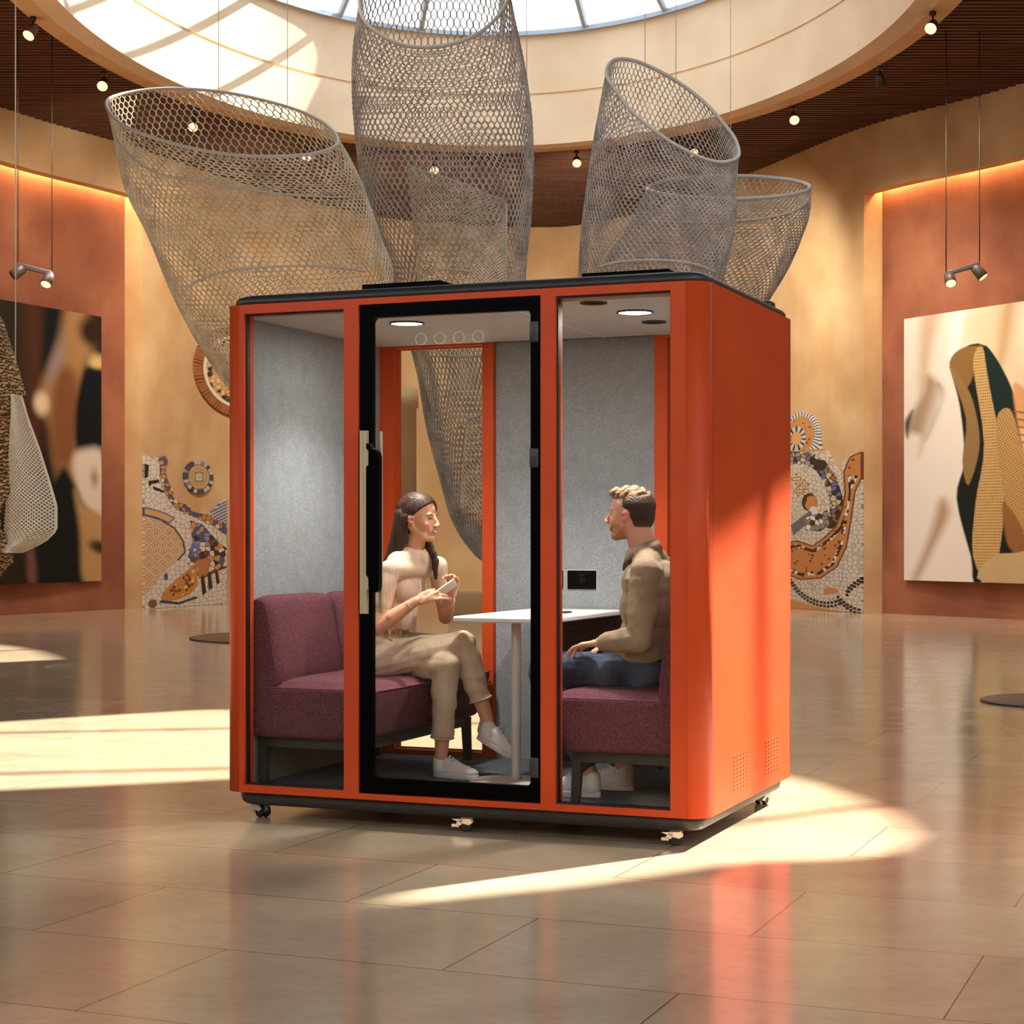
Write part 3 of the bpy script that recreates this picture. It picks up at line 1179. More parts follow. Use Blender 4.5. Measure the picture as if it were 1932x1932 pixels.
# ------------------------------------------------------------------ table
tb = (1.14, 0.62, FZ)
tt = podthing('meeting_table', tb)
tag(tt, 'white pedestal table with a slim rounded top between the two seated people', 'table')
tp = MB()
poly = rrect(.905, .42, 1.385, PD - .078, .045, 6)
rings = [[(x, y, z) for x, y in rrect(.905 + e, .42 + e, 1.385 - e, PD - .078, .045, 6)] for e, z in ((.006, .862), (.0, .867), (.0, .880), (.003, .886))]
tp.rings(rings, smooth=False)
rel(tp, tb).build('tabletop', 'white', tt, fix=True)
rel(MB().lathe([(.026, .150), (.022, .17), (.0215, .80), (.0215, .862)], (1.14, .62), 28), tb).build('pole', 'whitemetal', tt)
rel(MB().rings([[(x, y, z) for x, y in rrect(.93 + e, .44 + e, 1.35 - e, .80 - e, .17 - e, 10)] for e, z in ((.0, FZ), (.0, FZ + .006), (.012, FZ + .012), (.10, FZ + .016))]), tb).build('foot_plate', 'whitemetal', tt, fix=True)
b_ = (1.20, .95, .8865)
ph = podthing('tablet', b_)
rel(MB().rbox(((1.13, .9, .8865), (1.27, .99, .8945)), .003, 2), b_).build('body', 'charcoal', ph)
tag(ph, 'thin dark tablet lying on the white table near the wall', 'tablet')

# ------------------------------------------------------------------ sofas
def sofa(x_wall, sgn, lab, v0=.10, v1=1.38):
    b = (x_wall + sgn * .3, (v0 + v1) / 2, FZ)
    r_ = podthing('sofa', b)
    tag(r_, lab, 'sofa', 'burgundy boucle sofas in the booth')
    X = lambda d: x_wall + sgn * d
    st = MB()
    F, B = .635, .555
    st.rbox([(X(0.0), v0, .352), (X(B), v0, .352), (X(B), v1, .352), (X(0.0), v1, .352), (X(0.0), v0, .580), (X(F), v0, .580), (X(F), v1, .580), (X(0.0), v1, .580)] if sgn > 0 else
            [(X(B), v0, .352), (X(0.0), v0, .352), (X(0.0), v1, .352), (X(B), v1, .352), (X(F), v0, .580), (X(0.0), v0, .580), (X(0.0), v1, .580), (X(F), v1, .580)], .03, 5)
    # crowned cushion top
    n, m_ = 18, 26
    vs = []
    for i in range(n + 1):
        for j in range(m_ + 1):
            s, t = i / n, j / m_
            hx = 1 - abs(2 * s - 1) ** 5
            hy = 1 - abs(2 * t - 1) ** 7
            vs.append((X(.008 + (F - .016) * s), v0 + .008 + (v1 - v0 - .016) * t, .570 + .042 * (max(hx * hy, 0) ** .45)))
    fs = [(i * (m_ + 1) + j, i * (m_ + 1) + j + 1, (i + 1) * (m_ + 1) + j + 1, (i + 1) * (m_ + 1) + j) for i in range(n) for j in range(m_)]
    st.add(vs, fs if sgn < 0 else [f[::-1] for f in fs], True)
    so_ = rel(st, b).build('seat', 'burgundy', r_)
    loop = [(X(.012), v0 + .003), (X(F - .03), v0 + .003), (X(F - .004), v0 + .03), (X(F - .004), v1 - .03), (X(F - .03), v1 - .003), (X(.012), v1 - .003)]
    rel(MB().tube([(x, y, .574) for x, y in loop], .0035, 6), b).build('piping', 'piping', so_)
    # backrest in two cushions
    mid = .74
    for a_, c_ in ((v0, mid), (mid + .004, v1)):
        prof = [(.002, .56), (.135, .56), (.150, .60), (.145, .68), (.125, .80), (.108, .90), (.10, .945), (.088, .966), (.066, .976), (.03, .978), (.006, .968)]
        q = [(X(d), z) for d, z in prof]
        P = MB()
        n_ = 10
        rings = []
        for k in range(n_ + 1):
            t = k / n_
            e = .022 * (abs(2 * t - 1) ** 8)
            cx = x_wall + sgn * .06
            rings.append([(X(d + (.022 if sgn < 0 and d > .05 else 0)) - sgn * e * (1 if d > .06 else 0), a_ + (c_ - a_) * t, z - (e * .8 if z > .9 else 0)) for d, z in prof])
        P.rings(rings)
        rel(P, b).build('backrest', 'burgundy', r_, fix=True)
    fr = MB()
    z0, z1 = .308, .352
    for v in (v0 + .05, v1 - .09):
        fr.box((X(.02), v, z0), (X(B - .015), v + .035, z1))
    for d in (.03, B - .06):
        fr.box((X(d), v0 + .05, z0), (X(d + .035), v1 - .06, z1))
    rel(fr, b).build('frame', 'legmetal', r_)
    for d in (.02, B - .055):
        for v in (v0 + .05, v1 - .09):
            o_ = .012 if d > .3 else -.0
            rel(MB().hexa([(min(X(d + o_), X(d + .034 + o_)), v, FZ), (max(X(d + o_), X(d + .034 + o_)), v, FZ), (max(X(d + o_), X(d + .034 + o_)), v + .03, FZ), (min(X(d + o_), X(d + .034 + o_)), v + .03, FZ),
                           (min(X(d), X(d + .04)), v, .31), (max(X(d), X(d + .04)), v, .31), (max(X(d), X(d + .04)), v + .035, .31), (min(X(d), X(d + .04)), v + .035, .31)]), b).build('leg', 'legmetal', r_)
    return r_


sofa(.078, 1, 'burgundy boucle sofa at the left end of the booth under the woman')
sofa(PW - .078, -1, 'burgundy boucle sofa at the right end of the booth under the man')
# ------------------------------------------------------------------ hanging nets
def net(label, Y0, rows, depth, nth, nz, m='net', rim_r=.022, th=.012, pw=1.0, seams=(), cables=(), group='woven net sculptures', tail=None, seed=1, wob=.02, rimpts=True, sparse=None):
    """rows: (xl,yl,xr,yr,bx,by) ring ends and conjugate half-axis, read off as columns/rows and turned into metres at distance Y0"""
    k = Y0 / FPX
    th *= Y0 / 12.5
    rim_r *= Y0 / 12.5
    R = catmull([tuple(r) for r in rows], 6)
    # resample by mean height
    L = [0]
    for i in range(1, len(R)):
        L.append(L[-1] + math.hypot((R[i][0] + R[i][2] - R[i - 1][0] - R[i - 1][2]) / 2, (R[i][1] + R[i][3] - R[i - 1][1] - R[i - 1][3]) / 2))
    def ring(s):
        t = s * L[-1]
        i = 0
        while i < len(L) - 2 and L[i + 1] < t:
            i += 1
        f = (t - L[i]) / max(L[i + 1] - L[i], 1e-6)
        return [a + (b - a) * f for a, b in zip(R[i], R[i + 1])]
    cx0 = sum(rows[0][j] for j in (0, 2)) / 2
    top = wp(cx0, (rows[0][1] + rows[0][3]) / 2, Y0)
    root = empty('net_sculpture', top)
    tag(root, label, 'net sculpture', group)

    def P(th_, s):
        xl, yl, xr, yr, bx, by = ring(s)
        mx_, my_ = (xl + xr) / 2, (yl + yr) / 2
        ax, ay = (xr - xl) / 2, (yr - yl) / 2
        c, sn = math.cos(th_), math.sin(th_)
        px = mx_ + ax * c + bx * sn
        py = my_ + ay * c + by * sn
        hw = math.hypot(ax, ay) * k
        d = depth * hw * sn
        q = wp(px, py, Y0)
        w_ = wob * hw * (noise.noise(Vector((c * 1.6 + seed * 7, sn * 1.6, s * 4))) )
        return Vector((q.x + w_ * c * 3, Y0 + d + w_ * sn * 3, q.z)) - top
    # lattice of elongated six-sided cells: short upright twists joined by slanted threads
    tw = .24 / nz
    ok = lambda i, j: (i + j) % 2 == 0
    top_, bot_ = {}, {}
    for j in range(nz + 1):
        for i in range(nth):
            if ok(i, j):
                t = 2 * PI * i / nth
                s = j / nz
                top_[(i, j)] = P(t, max(s - tw, 0))
                bot_[(i, j)] = P(t, min(s + tw, 1))
    sg = [(top_[k], bot_[k], 1.5) for k in top_]
    for (i, j), p in bot_.items():
        for di in (-1, 1):
            q = ((i + di) % nth, j + 1)
            if q in top_:
                sg.append((p, top_[q], 1.0))
    mb = MB()
    V, F = [], []
    for p, q, f_ in sg:
        d = q - p
        if d.length < 1e-5:
            continue
        d.normalize()
        x = d.cross(Vector((.3, 1, .2))).normalized()
        y = d.cross(x)
        o = len(V)
        r = th * .5 * f_ * (1 + .3 * noise.noise(p * 9))
        for c in (p, q):
            for t in (0, 2.094, 4.189):
                V.append(c + x * (r * math.cos(t)) + y * (r * math.sin(t)))
        F += [(o, o + 1, o + 4, o + 3), (o + 1, o + 2, o + 5, o + 4), (o + 2, o, o + 3, o + 5)]
    mb.add(V, F, True)
    mb.build('net', m, root)
    if rimpts:
        MB().tube([P(2 * PI * i / 96, 0) for i in range(96)], rim_r, 8, loop=True).build('rim_rope', 'rim', root)
    for sp in seams:
        pts = [P(t, s) * 1.0 for t, s in sp]
        pts = [p + Vector((0, -.02, 0)) for p in pts]
        MB().tube(catmull([tuple(p) for p in pts], 5), rim_r * .6, 6).build('seam_rope', 'rim', root)
    for (t, s, px, pytop) in cables:
        q = P(t, s)
        if px is not None:
            z1 = ZT if pytop is None else pytop
        MB().tube([q, (q.x, q.y, z1 - top.z)], .0042, 5).build('cable', 'cable', root)
    return root


# left: wide mouth, leaning, tapering behind the booth
net('large tan net on the left with a wide tilted mouth, tapering behind the booth', 18.2,
    [(204, 196, 636, 262, -12, -92), (222, 262, 668, 318, -8, -70), (248, 362, 690, 378, 0, -34), (288, 455, 716, 452, 4, -18), (330, 545, 732, 530, 8, -14), (368, 630, 690, 640, 6, -12), (405, 700, 600, 730, 4, -8), (440, 745, 540, 770, 0, -4)],
    .75, 176, 58, 'net', .012, .0088, 1.0,
    seams=([(PI + .1, .055), (PI + .45, .12), (PI + .9, .18), (PI + 1.4, .2), (PI + 1.9, .235), (PI + 2.4, .25), (PI + 2.75, .25)],
           [(PI + .5, .63), (PI + .8, .59), (PI + 1.2, .557), (PI + 1.7, .545), (PI + 2.2, .55), (PI + 2.6, .565)]),
    cables=((PI / 2 + .1, 0, 1, 9.24), (PI / 2 - .55, 0, 1, 9.24)), seed=1)
# middle: tall tube through the ring, tail seen through the booth's back window
midnet = net('tall grey net in the middle hanging from the skylight to behind the booth', 19.5,
    [(678, -14, 962, -22, 6, -138), (668, 100, 984, 92, 4, -80), (668, 200, 998, 190, 2, -30), (676, 300, 1004, 300, 0, -16), (694, 400, 1002, 400, 0, -12), (728, 500, 992, 500, 0, -10), (756, 600, 985, 600, 0, -8), (786, 700, 990, 700, 0, -8), (806, 800, 1000, 800, 0, -8), (832, 900, 1005, 900, 0, -6), (856, 985, 1000, 985, 0, -6), (895, 1045, 985, 1050, 0, -4), (930, 1066, 960, 1068, 0, -3)],
    .8, 150, 100, 'netcool', .013, .0086, 1.0,
    seams=([(PI + .5, .60), (PI + .9, .625), (PI + 1.4, .635), (PI + 1.9, .63), (PI + 2.4, .61)],
           [(PI + 1.2, .755), (PI + 1.6, .735), (PI + 2.0, .72), (PI + 2.5, .715)],
           [(PI + .9, .492), (PI + 1.4, .488), (PI + 1.9, .494), (PI + 2.4, .508)]),
    cables=((.0, .16, 1, 9.24),), seed=2)
# flap hung inside the middle net
def flap(label, Y0, corners, nu, nv, m, th, bulge=.1, name='inner_fold'):
    """four-cornered net sheet (corners tl, tr, br, bl as columns/rows)"""
    top = wp(*corners[0], Y0)
    th *= Y0 / 12.5
    bulge *= 1.4
    root = empty(name, top - midnet.location)
    root.parent = midnet
    root['label'] = label
    def P(u, v):
        a, b, c, d = corners
        x = (a[0] * (1 - u) + b[0] * u) * (1 - v) + (d[0] * (1 - u) + c[0] * u) * v
        y = (a[1] * (1 - u) + b[1] * u) * (1 - v) + (d[1] * (1 - u) + c[1] * u) * v
        q = wp(x, y, Y0)
        return Vector((q.x, Y0 - bulge * math.sin(PI * u) * (.4 + .6 * v) + .04 * math.sin(u * 9 + v * 5), q.z)) - top
    V, F, I = [], [], {}
    pts = []
    for j in range(nv + 1):
        for i in range(nu + 1):
            if (i + j) % 2 == 0:
                I[(i, j)] = len(pts)
                pts.append(P(i / nu, j / nv))
    for (i, j), a in I.items():
        for di in (-1, 1):
            if (i + di, j + 1) in I:
                p, q = pts[a], pts[I[(i + di, j + 1)]]
                d = (q - p).normalized()
                x = d.cross(Vector((.3, 1, .2))).normalized()
                y = d.cross(x)
                o = len(V)
                for c in (p, q):
                    for t in (0, 2.094, 4.189):
                        V.append(c + x * (th * .5 * math.cos(t)) + y * (th * .5 * math.sin(t)))
                F += [(o, o + 1, o + 4, o + 3), (o + 1, o + 2, o + 5, o + 4), (o + 2, o, o + 3, o + 5)]
    MB().add(V, F, True).build('net', m, root)
    bd = [P(t / 12, 0) for t in range(12)] + [P(1, t / 12) for t in range(12)]
    MB().tube(bd, .014, 6).build('edge_rope', 'rim', root)
    MB().tube([P(0, t / 12) for t in range(13)], .007, 6).build('edge_rope', 'rim', root)
    return root


flap('smaller folded net sheet with a slanted top edge inside the middle net', 19.0, [(770, 312), (955, 380), (955, 560), (792, 560)], 44, 60, 'net', .0095)
# dark inner fold low in the tail
flap('dark folded net sheet in the tail of the middle net behind the woman', 19.0, [(880, 790), (985, 760), (990, 1000), (868, 960)], 26, 40, 'net', .011, .06)
net('grey net right of centre with a tilted round mouth over the booth roof', 18.6,
    [(1148, 150, 1386, 262, -25, -104), (1130, 235, 1388, 318, -14, -62), (1113, 320, 1387, 372, -4, -28), (1100, 410, 1382, 430, 0, -14), (1090, 505, 1370, 515, 0, -10), (1084, 600, 1352, 610, 0, -8), (1090, 700, 1320, 700, 0, -6)],
    .8, 156, 74, 'netcool', .013, .0080, 1.0,
    seams=([(PI + .7, .62), (PI + 1.1, .60), (PI + 1.6, .592), (PI + 2.1, .60), (PI + 2.5, .625)],),
    cables=((PI / 2 + .15, 0, 1, 9.24), (PI / 2 - .35, 0, 1, 9.24), (.15, 0, 1, 9.24)), seed=3)
net('lower grey net at the right, its mouth opening beyond the round net', 20.5,
    [(1226, 352, 1526, 354, 22, -42), (1186, 428, 1514, 424, 14, -20), (1140, 500, 1484, 500, 6, -12), (1112, 565, 1446, 572, 2, -10), (1105, 650, 1400, 660, 0, -8), (1120, 740, 1350, 745, 0, -5)],
    .7, 150, 66, 'netcool', .014, .0084, 1.0,
    seams=([(2 * PI - .12, .045), (2 * PI - .5, .095), (2 * PI - .9, .135), (PI + 1.7, .16), (PI + 1.2, .17)],), seed=4)

# carved and lace leaf sculpture at the left edge, cut by the frame
def leaf():
    Y0 = 16.0
    top = wp(30, 640, Y0)
    root = empty('hanging_leaf_sculpture', top)
    tag(root, 'folded leaf sculpture of ribbed golden weave and pale lace hanging at the left edge', 'hanging sculpture')
    # outline right side x(y), left side far outside the picture
    R_ = [(560, -60), (600, 0), (650, 16), (700, 32), (745, 45), (790, 58), (850, 80), (900, 96), (955, 112), (1000, 112), (1020, 92), (1045, 40), (1070, 12), (1100, -12), (1130, -40)]
    def rx(y):
        for a, b in zip(R_, R_[1:]):
            if a[0] <= y <= b[0]:
                return a[1] + (b[1] - a[1]) * (y - a[0]) / (b[0] - a[0])
        return R_[-1][1]
    def lx(y):
        return -230 + 130 * abs((y - 850) / 290) ** 2.2
    N, K = 150, 110
    vs = []
    for j in range(N + 1):
        y = 560 + 570 * j / N
        for i in range(K + 1):
            s = i / K
            x = lx(y) + (rx(y) - lx(y)) * s
            e = 1 - s
            d = -.42 * math.sin(PI * min(1, s)) ** .7
            # ribs: herringbone
            rib = .014 * math.sin(y * .75 + abs((s * 5) % 2 - 1) * 9)
            fold = .05 * math.sin(s * 13 + y * .011)
            q = wp(x, y, Y0)
            vs.append((q.x - top.x, d + rib + fold, q.z - top.z))
    def isl(i, j):
        y = 560 + 570 * (j + .5) / N
        s = (i + .5) / K
        x = lx(y) + (rx(y) - lx(y)) * s
        # pale lace: lower right, from the pinch at (45,745) widening down
        return y > 748 and x > 40 - (y - 748) * .06 + 8 * math.sin(y * .05)
    mb = MB()
    f1 = [(j * (K + 1) + i, j * (K + 1) + i + 1, (j + 1) * (K + 1) + i + 1, (j + 1) * (K + 1) + i) for j in range(N) for i in range(K) if not isl(i, j)]
    mb.add(vs, f1, True)
    o = mb.build('ribbed_weave', 'goldweave', root)
    m_ = o.modifiers.new('t', 'SOLIDIFY')
    m_.thickness = .012
    # lace: lattice over the same surface, bulging outwards
    def S(y, s):
        xl = 36 - (y - 748) * .06
        x = xl + (rx(y) - xl) * s
        q = wp(x, y, Y0)
        return Vector((q.x - top.x, -.12 - .14 * math.sin(PI * s) - .1 * (1 - s), q.z - top.z))
    V, F, I, pts = [], [], {}, []
    nu, nv = 22, 84
    for j in range(nv + 1):
        for i in range(nu + 1):
            if (i + j) % 2 == 0:
                I[(i, j)] = len(pts)
                pts.append(S(748 + 292 * j / nv, i / nu))
    for (i, j), a in I.items():
        for di in (-1, 1):
            if (i + di, j + 1) in I:
                p, q = pts[a], pts[I[(i + di, j + 1)]]
                if (q - p).length < 1e-5:
                    continue
                d = (q - p).normalized()
                x = d.cross(Vector((.1, 1, .1))).normalized()
                y = d.cross(x)
                o_ = len(V)
                r = .0050 + .0050 * (j / nv)
                for c in (p, q):
                    for t in (0, 2.094, 4.189):
                        V.append(c + x * (r * math.cos(t)) + y * (r * math.sin(t)))
                F += [(o_, o_ + 1, o_ + 4, o_ + 3), (o_ + 1, o_ + 2, o_ + 5, o_ + 4), (o_ + 2, o_, o_ + 3, o_ + 5)]
    MB().add(V, F, True).build('lace', 'lace', root)
    bd = [S(748 + 292 * t / 40, 1) for t in range(41)] + [S(1040, 1 - t / 8) for t in range(1, 9)]
    MB().tube(bd, .014, 6).build('edge_rope', 'lace', root)
    q = wp(35, 690, Y0) - top
    MB().tube([(q.x, -.1, q.z), (q.x, -.1, 7.9 - top.z)], .006, 5).build('cable', 'cable', root)


gw = mat('golden_ribbed_weave', srgb(196, 150, 96), 0.6)
n_, l_ = nt(gw)
tc_ = n_.new('ShaderNodeTexCoord')
wv = n_.new('ShaderNodeTexWave')
wv.inputs['Scale'].default_value = 9
wv.inputs['Distortion'].default_value = 9
wv.inputs['Detail'].default_value = 2
wv.inputs['Detail Scale'].default_value = 2.2
wv.bands_direction = 'Z'
l_.new(tc_.outputs['Object'], wv.inputs['Vector'])
rr_ = n_.new('ShaderNodeValToRGB')
rr_.color_ramp.elements[0].position = .25
rr_.color_ramp.elements[0].color = srgb(92, 48, 26)
rr_.color_ramp.elements[1].position = .6
rr_.color_ramp.elements[1].color = srgb(226, 184, 128)
l_.new(wv.outputs['Fac'], rr_.inputs['Fac'])
l_.new(rr_.outputs['Color'], n_['Principled BSDF'].inputs['Base Color'])
bp_ = n_.new('ShaderNodeBump')
bp_.inputs['Distance'].default_value = .02
l_.new(wv.outputs['Fac'], bp_.inputs['Height'])
l_.new(bp_.outputs['Normal'], n_['Principled BSDF'].inputs['Normal'])
M['goldweave'] = gw
M['lace'] = mat('pale_lace', srgb(236, 222, 196), 0.7)
leaf()
# ------------------------------------------------------------------ art on the walls
def sm(x, a, b):
    t = np.clip((x - a) / (b - a), 0, 1)
    return t * t * (3 - 2 * t)


def sdpoly(X, Y, P):
    """signed distance to a polygon, negative inside"""
    d = np.full(X.shape, 1e9)
    ins = np.zeros(X.shape, bool)
    n = len(P)
    for i in range(n):
        (ax, ay), (bx, by) = P[i], P[(i + 1) % n]
        ex, ey = bx - ax, by - ay
        t = np.clip(((X - ax) * ex + (Y - ay) * ey) / (ex * ex + ey * ey + 1e-9), 0, 1)
        d = np.minimum(d, np.hypot(X - ax - t * ex, Y - ay - t * ey))
        c = ((ay > Y) != (by > Y)) & (X < ex * (Y - ay) / (ey if ey else 1e-9) + ax)
        ins ^= c
    return np.where(ins, -d, d)


class Cv:
    def __init__(s, x0, y0, x1, y1, step):
        s.nx, s.ny = int((x1 - x0) / step), int((y1 - y0) / step)
        s.X, s.Y = np.meshgrid(np.linspace(x0, x1, s.nx + 1), np.linspace(y0, y1, s.ny + 1))
        s.C = np.zeros(s.X.shape + (3,))
        s.box = (x0, y0, x1, y1)
        s.rs = np.random.RandomState(5)

    def fill(s, *c):
        s.C[:] = lin(*c)

    def poly(s, P, c, blur=1.0, a=1.0):
        if getattr(s, 'smooth', False):
            P = catmull([tuple(p) for p in P], 4, True)
        m = (1 - sm(sdpoly(s.X, s.Y, P), -blur, blur)) * a
        s.C += (lin(*c) - s.C) * m[..., None]

    def ell(s, cx, cy, rx, ry, c, blur=1.0, a=1.0, rot=0):
        r = math.radians(rot)
        dx, dy = s.X - cx, s.Y - cy
        u, v = dx * math.cos(r) + dy * math.sin(r), -dx * math.sin(r) + dy * math.cos(r)
        d = (np.sqrt((u / rx) ** 2 + (v / ry) ** 2) - 1) * min(rx, ry)
        m = (1 - sm(d, -blur, blur)) * a
        s.C += (lin(*c) - s.C) * m[..., None]

    def blend(s, m, c):
        s.C += (lin(*c) - s.C) * m[..., None]

    def voro(s, cell, X=None, Y=None, seed=3, jit=.8):
        """returns distance to border, cell hash"""
        X = s.X if X is None else X
        Y = s.Y if Y is None else Y
        gx, gy = np.floor(X / cell).astype(int), np.floor(Y / cell).astype(int)
        d1 = np.full(X.shape, 1e9)
        d2 = np.full(X.shape, 1e9)
        h1 = np.zeros(X.shape)
        for i in range(-1, 2):
            for j in range(-1, 2):
                a, b = gx + i, gy + j
                h = np.sin(a * 127.1 + b * 311.7 + seed * 17.3) * 43758.5453
                h = h - np.floor(h)
                g = np.sin(a * 269.5 + b * 183.3 + seed * 9.1) * 43758.5453
                g = g - np.floor(g)
                px, py = (a + .5 + (h - .5) * jit) * cell, (b + .5 + (g - .5) * jit) * cell
                d = np.hypot(X - px, Y - py)
                c = d < d1
                d2 = np.where(c, d1, np.minimum(d2, d))
                h1 = np.where(c, (h * 7.13 + g * 3.7) % 1, h1)
                d1 = np.where(c, d, d1)
        return (d2 - d1) / cell, h1


def panel_on_curve(name, cv, mask, t0, t1, zt, zb, off, thick, m, C=None, flat=False, parent=None):
    """turn a painted grid into a panel following the plan curve between t0 and t1"""
    C = C or ROOM
    x0, y0, x1, y1 = cv.box
    pts = sub(t0, t1, C)
    L = cum(pts)
    n = offset(pts, -1, False)
    if flat:
        a, b = pts[0], pts[-1]
        nx_, ny_ = n[len(n) // 2][0] - pts[len(n) // 2][0], n[len(n) // 2][1] - pts[len(n) // 2][1]
    def at_s(s):
        s *= L[-1]
        i = 0
        while i < len(L) - 2 and L[i + 1] < s:
            i += 1
        f = (s - L[i]) / (L[i + 1] - L[i])
        p = [pts[i][k] + (pts[i + 1][k] - pts[i][k]) * f for k in (0, 1)]
        q = [n[i][k] + (n[i + 1][k] - n[i][k]) * f for k in (0, 1)]
        return p, (q[0] - p[0], q[1] - p[1])
    W = []
    for i in range(cv.nx + 1):
        s = i / cv.nx
        if flat:
            p, d = (a[0] + (b[0] - a[0]) * s, a[1] + (b[1] - a[1]) * s), (nx_, ny_)
        else:
            p, d = at_s(s)
        W.append((p[0] + d[0] * off, p[1] + d[1] * off))
    co_ = np.zeros((cv.ny + 1, cv.nx + 1, 3))
    co_[:, :, 0] = np.array([w_[0] for w_ in W])[None, :]
    co_[:, :, 1] = np.array([w_[1] for w_ in W])[None, :]
    co_[:, :, 2] = np.linspace(zt, zb, cv.ny + 1)[:, None]
    org = co_[cv.ny // 2, cv.nx // 2].copy()
    co_ -= org
    idx = np.arange((cv.ny + 1) * (cv.nx + 1)).reshape(cv.ny + 1, cv.nx + 1)
    q = np.stack([idx[:-1, :-1], idx[1:, :-1], idx[1:, 1:], idx[:-1, 1:]], -1).reshape(-1, 4)
    col = cv.C.reshape(-1, 3)
    co_ = co_.reshape(-1, 3)
    if mask is not None:
        mk = mask[:-1, :-1].reshape(-1)
        q = q[mk]
        used = np.unique(q)
        re = np.full(len(co_), -1)
        re[used] = np.arange(len(used))
        q = re[q]
        co_ = co_[used]
        col = col[used]
    me = bpy.data.meshes.new(name)
    me.from_pydata(co_.tolist(), [], q.tolist())
    at_ = me.color_attributes.new('Col', 'FLOAT_COLOR', 'POINT')
    c4 = np.ones((len(co_), 4), dtype=np.float32)
    c4[:, :3] = col
    at_.data.foreach_set('color', c4.ravel())
    me.materials.append(M[m])
    o = bpy.data.objects.new(name, me)
    COL.objects.link(o)
    o.location = org
    s_ = o.modifiers.new('s', 'SOLIDIFY')
    s_.thickness = thick
    s_.offset = 1 if False else -1
    return o


M['mosaic'] = vcol_mat('glazed_mosaic', 0.35, 0.5)
M['canvas'] = vcol_mat('printed_canvas', 0.7, 0.2)

BLACK, WHITE, TAN, BROWN, BLUE, GREY = (30, 26, 26), (214, 206, 194), (206, 150, 92), (132, 78, 44), (62, 84, 140), (150, 152, 156)
NICHE = offset(ROOM, 0.33)

# left mosaic: x 268..420, y 858..1150
cv = Cv(268, 858, 424, 1151, .55)
X, Y = cv.X, cv.Y
cv.fill(*WHITE)
d, h = cv.voro(9)
cv.blend((d < .09) * .75, (120, 108, 96))
ol = [(268, 862), (285, 872), (291, 868), (303, 862), (312, 868), (305, 880), (308, 905), (318, 925), (322, 944), (334, 950), (345, 953), (362, 968), (380, 972), (392, 968), (402, 962), (412, 948), (424, 940), (424, 1151), (268, 1151)]
mask = sdpoly(X, Y, ol) < 0
# brown border band with coloured tesserae along the crest
crest = [(303, 866), (304, 905), (314, 935), (330, 956), (350, 964), (375, 975), (400, 986), (424, 1004)]
dd = np.full(X.shape, 1e9)
for (ax, ay), (bx, by) in zip(crest, crest[1:]):
    ex, ey = bx - ax, by - ay
    t = np.clip(((X - ax) * ex + (Y - ay) * ey) / (ex * ex + ey * ey), 0, 1)
    dd = np.minimum(dd, np.hypot(X - ax - t * ex, Y - ay - t * ey))
cv.blend(1 - sm(dd, 6, 8), (186, 134, 84))
d2, h2 = cv.voro(8, seed=11)
cv.blend((dd < 8) * (h2 > .72), BLUE)
cv.blend((dd < 8) * (h2 < .2), (222, 204, 178))
cv.blend((dd < 8) * (d2 < .12), (70, 46, 34))
cv.blend(((dd > 8) & (dd < 9.5)) * .9, BROWN)
# dark strokes in the upper left
for P_ in ([(268, 880), (276, 882), (274, 905), (268, 908)], [(274, 912), (293, 908), (294, 914), (280, 918), (276, 924)], [(282, 921), (296, 926), (306, 931), (300, 933), (284, 928)]):
    cv.poly(P_, BLACK, .6)
cv.ell(300, 872, 9, 6, BLUE, .6)
cv.ell(297, 876, 5, 4, (196, 140, 80), .6)
# diamond lattice of square tiles
lat = [(268, 976), (296, 984), (322, 1000), (338, 1024), (342, 1046), (328, 1062), (306, 1080), (286, 1106), (268, 1128)]
inl = sdpoly(X, Y, lat) < 0
U, V_ = (X + Y) / 24.0, (X - Y) / 24.0
fu, fv = np.abs(U - np.round(U)), np.abs(V_ - np.round(V_))
cv.blend(inl * 1.0, (226, 196, 158))
cv.blend(inl * ((np.maximum(fu, fv) < .36)), (136, 92, 60))
cv.blend(inl * ((np.maximum(fu, fv) < .30)), (224, 198, 164))
cv.blend(inl * ((fu + fv) < .26), (150, 104, 72))
cv.blend(inl * ((fu + fv) < .12), (232, 210, 178))
cv.blend(inl * (((fu > .43) & (fu < .46)) | ((fv > .43) & (fv < .46))), (150, 104, 70))
da = np.abs(sdpoly(X, Y, [(200, 972)] + lat[:6] + [(200, 1200)]))
cv.blend(((da < 1.6) & (Y < 1062)), (74, 60, 60))
band = sdpoly(X, Y, [(268, 962), (300, 970), (322, 980), (312, 990), (290, 980), (268, 975)])
cv.blend(1 - sm(band, -.5, .5), (206, 158, 104))
cv.blend((np.abs(band) < 1.0), (70, 84, 140))
# blue and black tesserae field to the right
fld = [(352, 984), (376, 992), (392, 1010), (412, 1030), (424, 1040), (424, 1078), (404, 1086), (376, 1100), (362, 1090), (344, 1064), (356, 1030)]
inf = sdpoly(X, Y, fld) < 0
d3, h3 = cv.voro(9.5, seed=4)
cv.blend(inf * 1.0, (196, 140, 88))
for lo, hi, c in ((0, .22, (38, 36, 44)), (.22, .42, BLUE), (.42, .52, (126, 142, 180)), (.52, .62, (214, 206, 196)), (.62, .7, (110, 64, 36))):
    cv.blend(inf * ((h3 >= lo) & (h3 < hi)), c)
cv.blend(inf * (d3 < .1), (84, 62, 50))
# blue flower
for k in range(6):
    a = PI * k / 3
    cv.ell(361 + 7 * math.cos(a), 1042 + 7 * math.sin(a), 6, 3.2, (92, 112, 166), .6, rot=60 * k)
cv.ell(361, 1042, 3, 3, (190, 196, 210), .6)
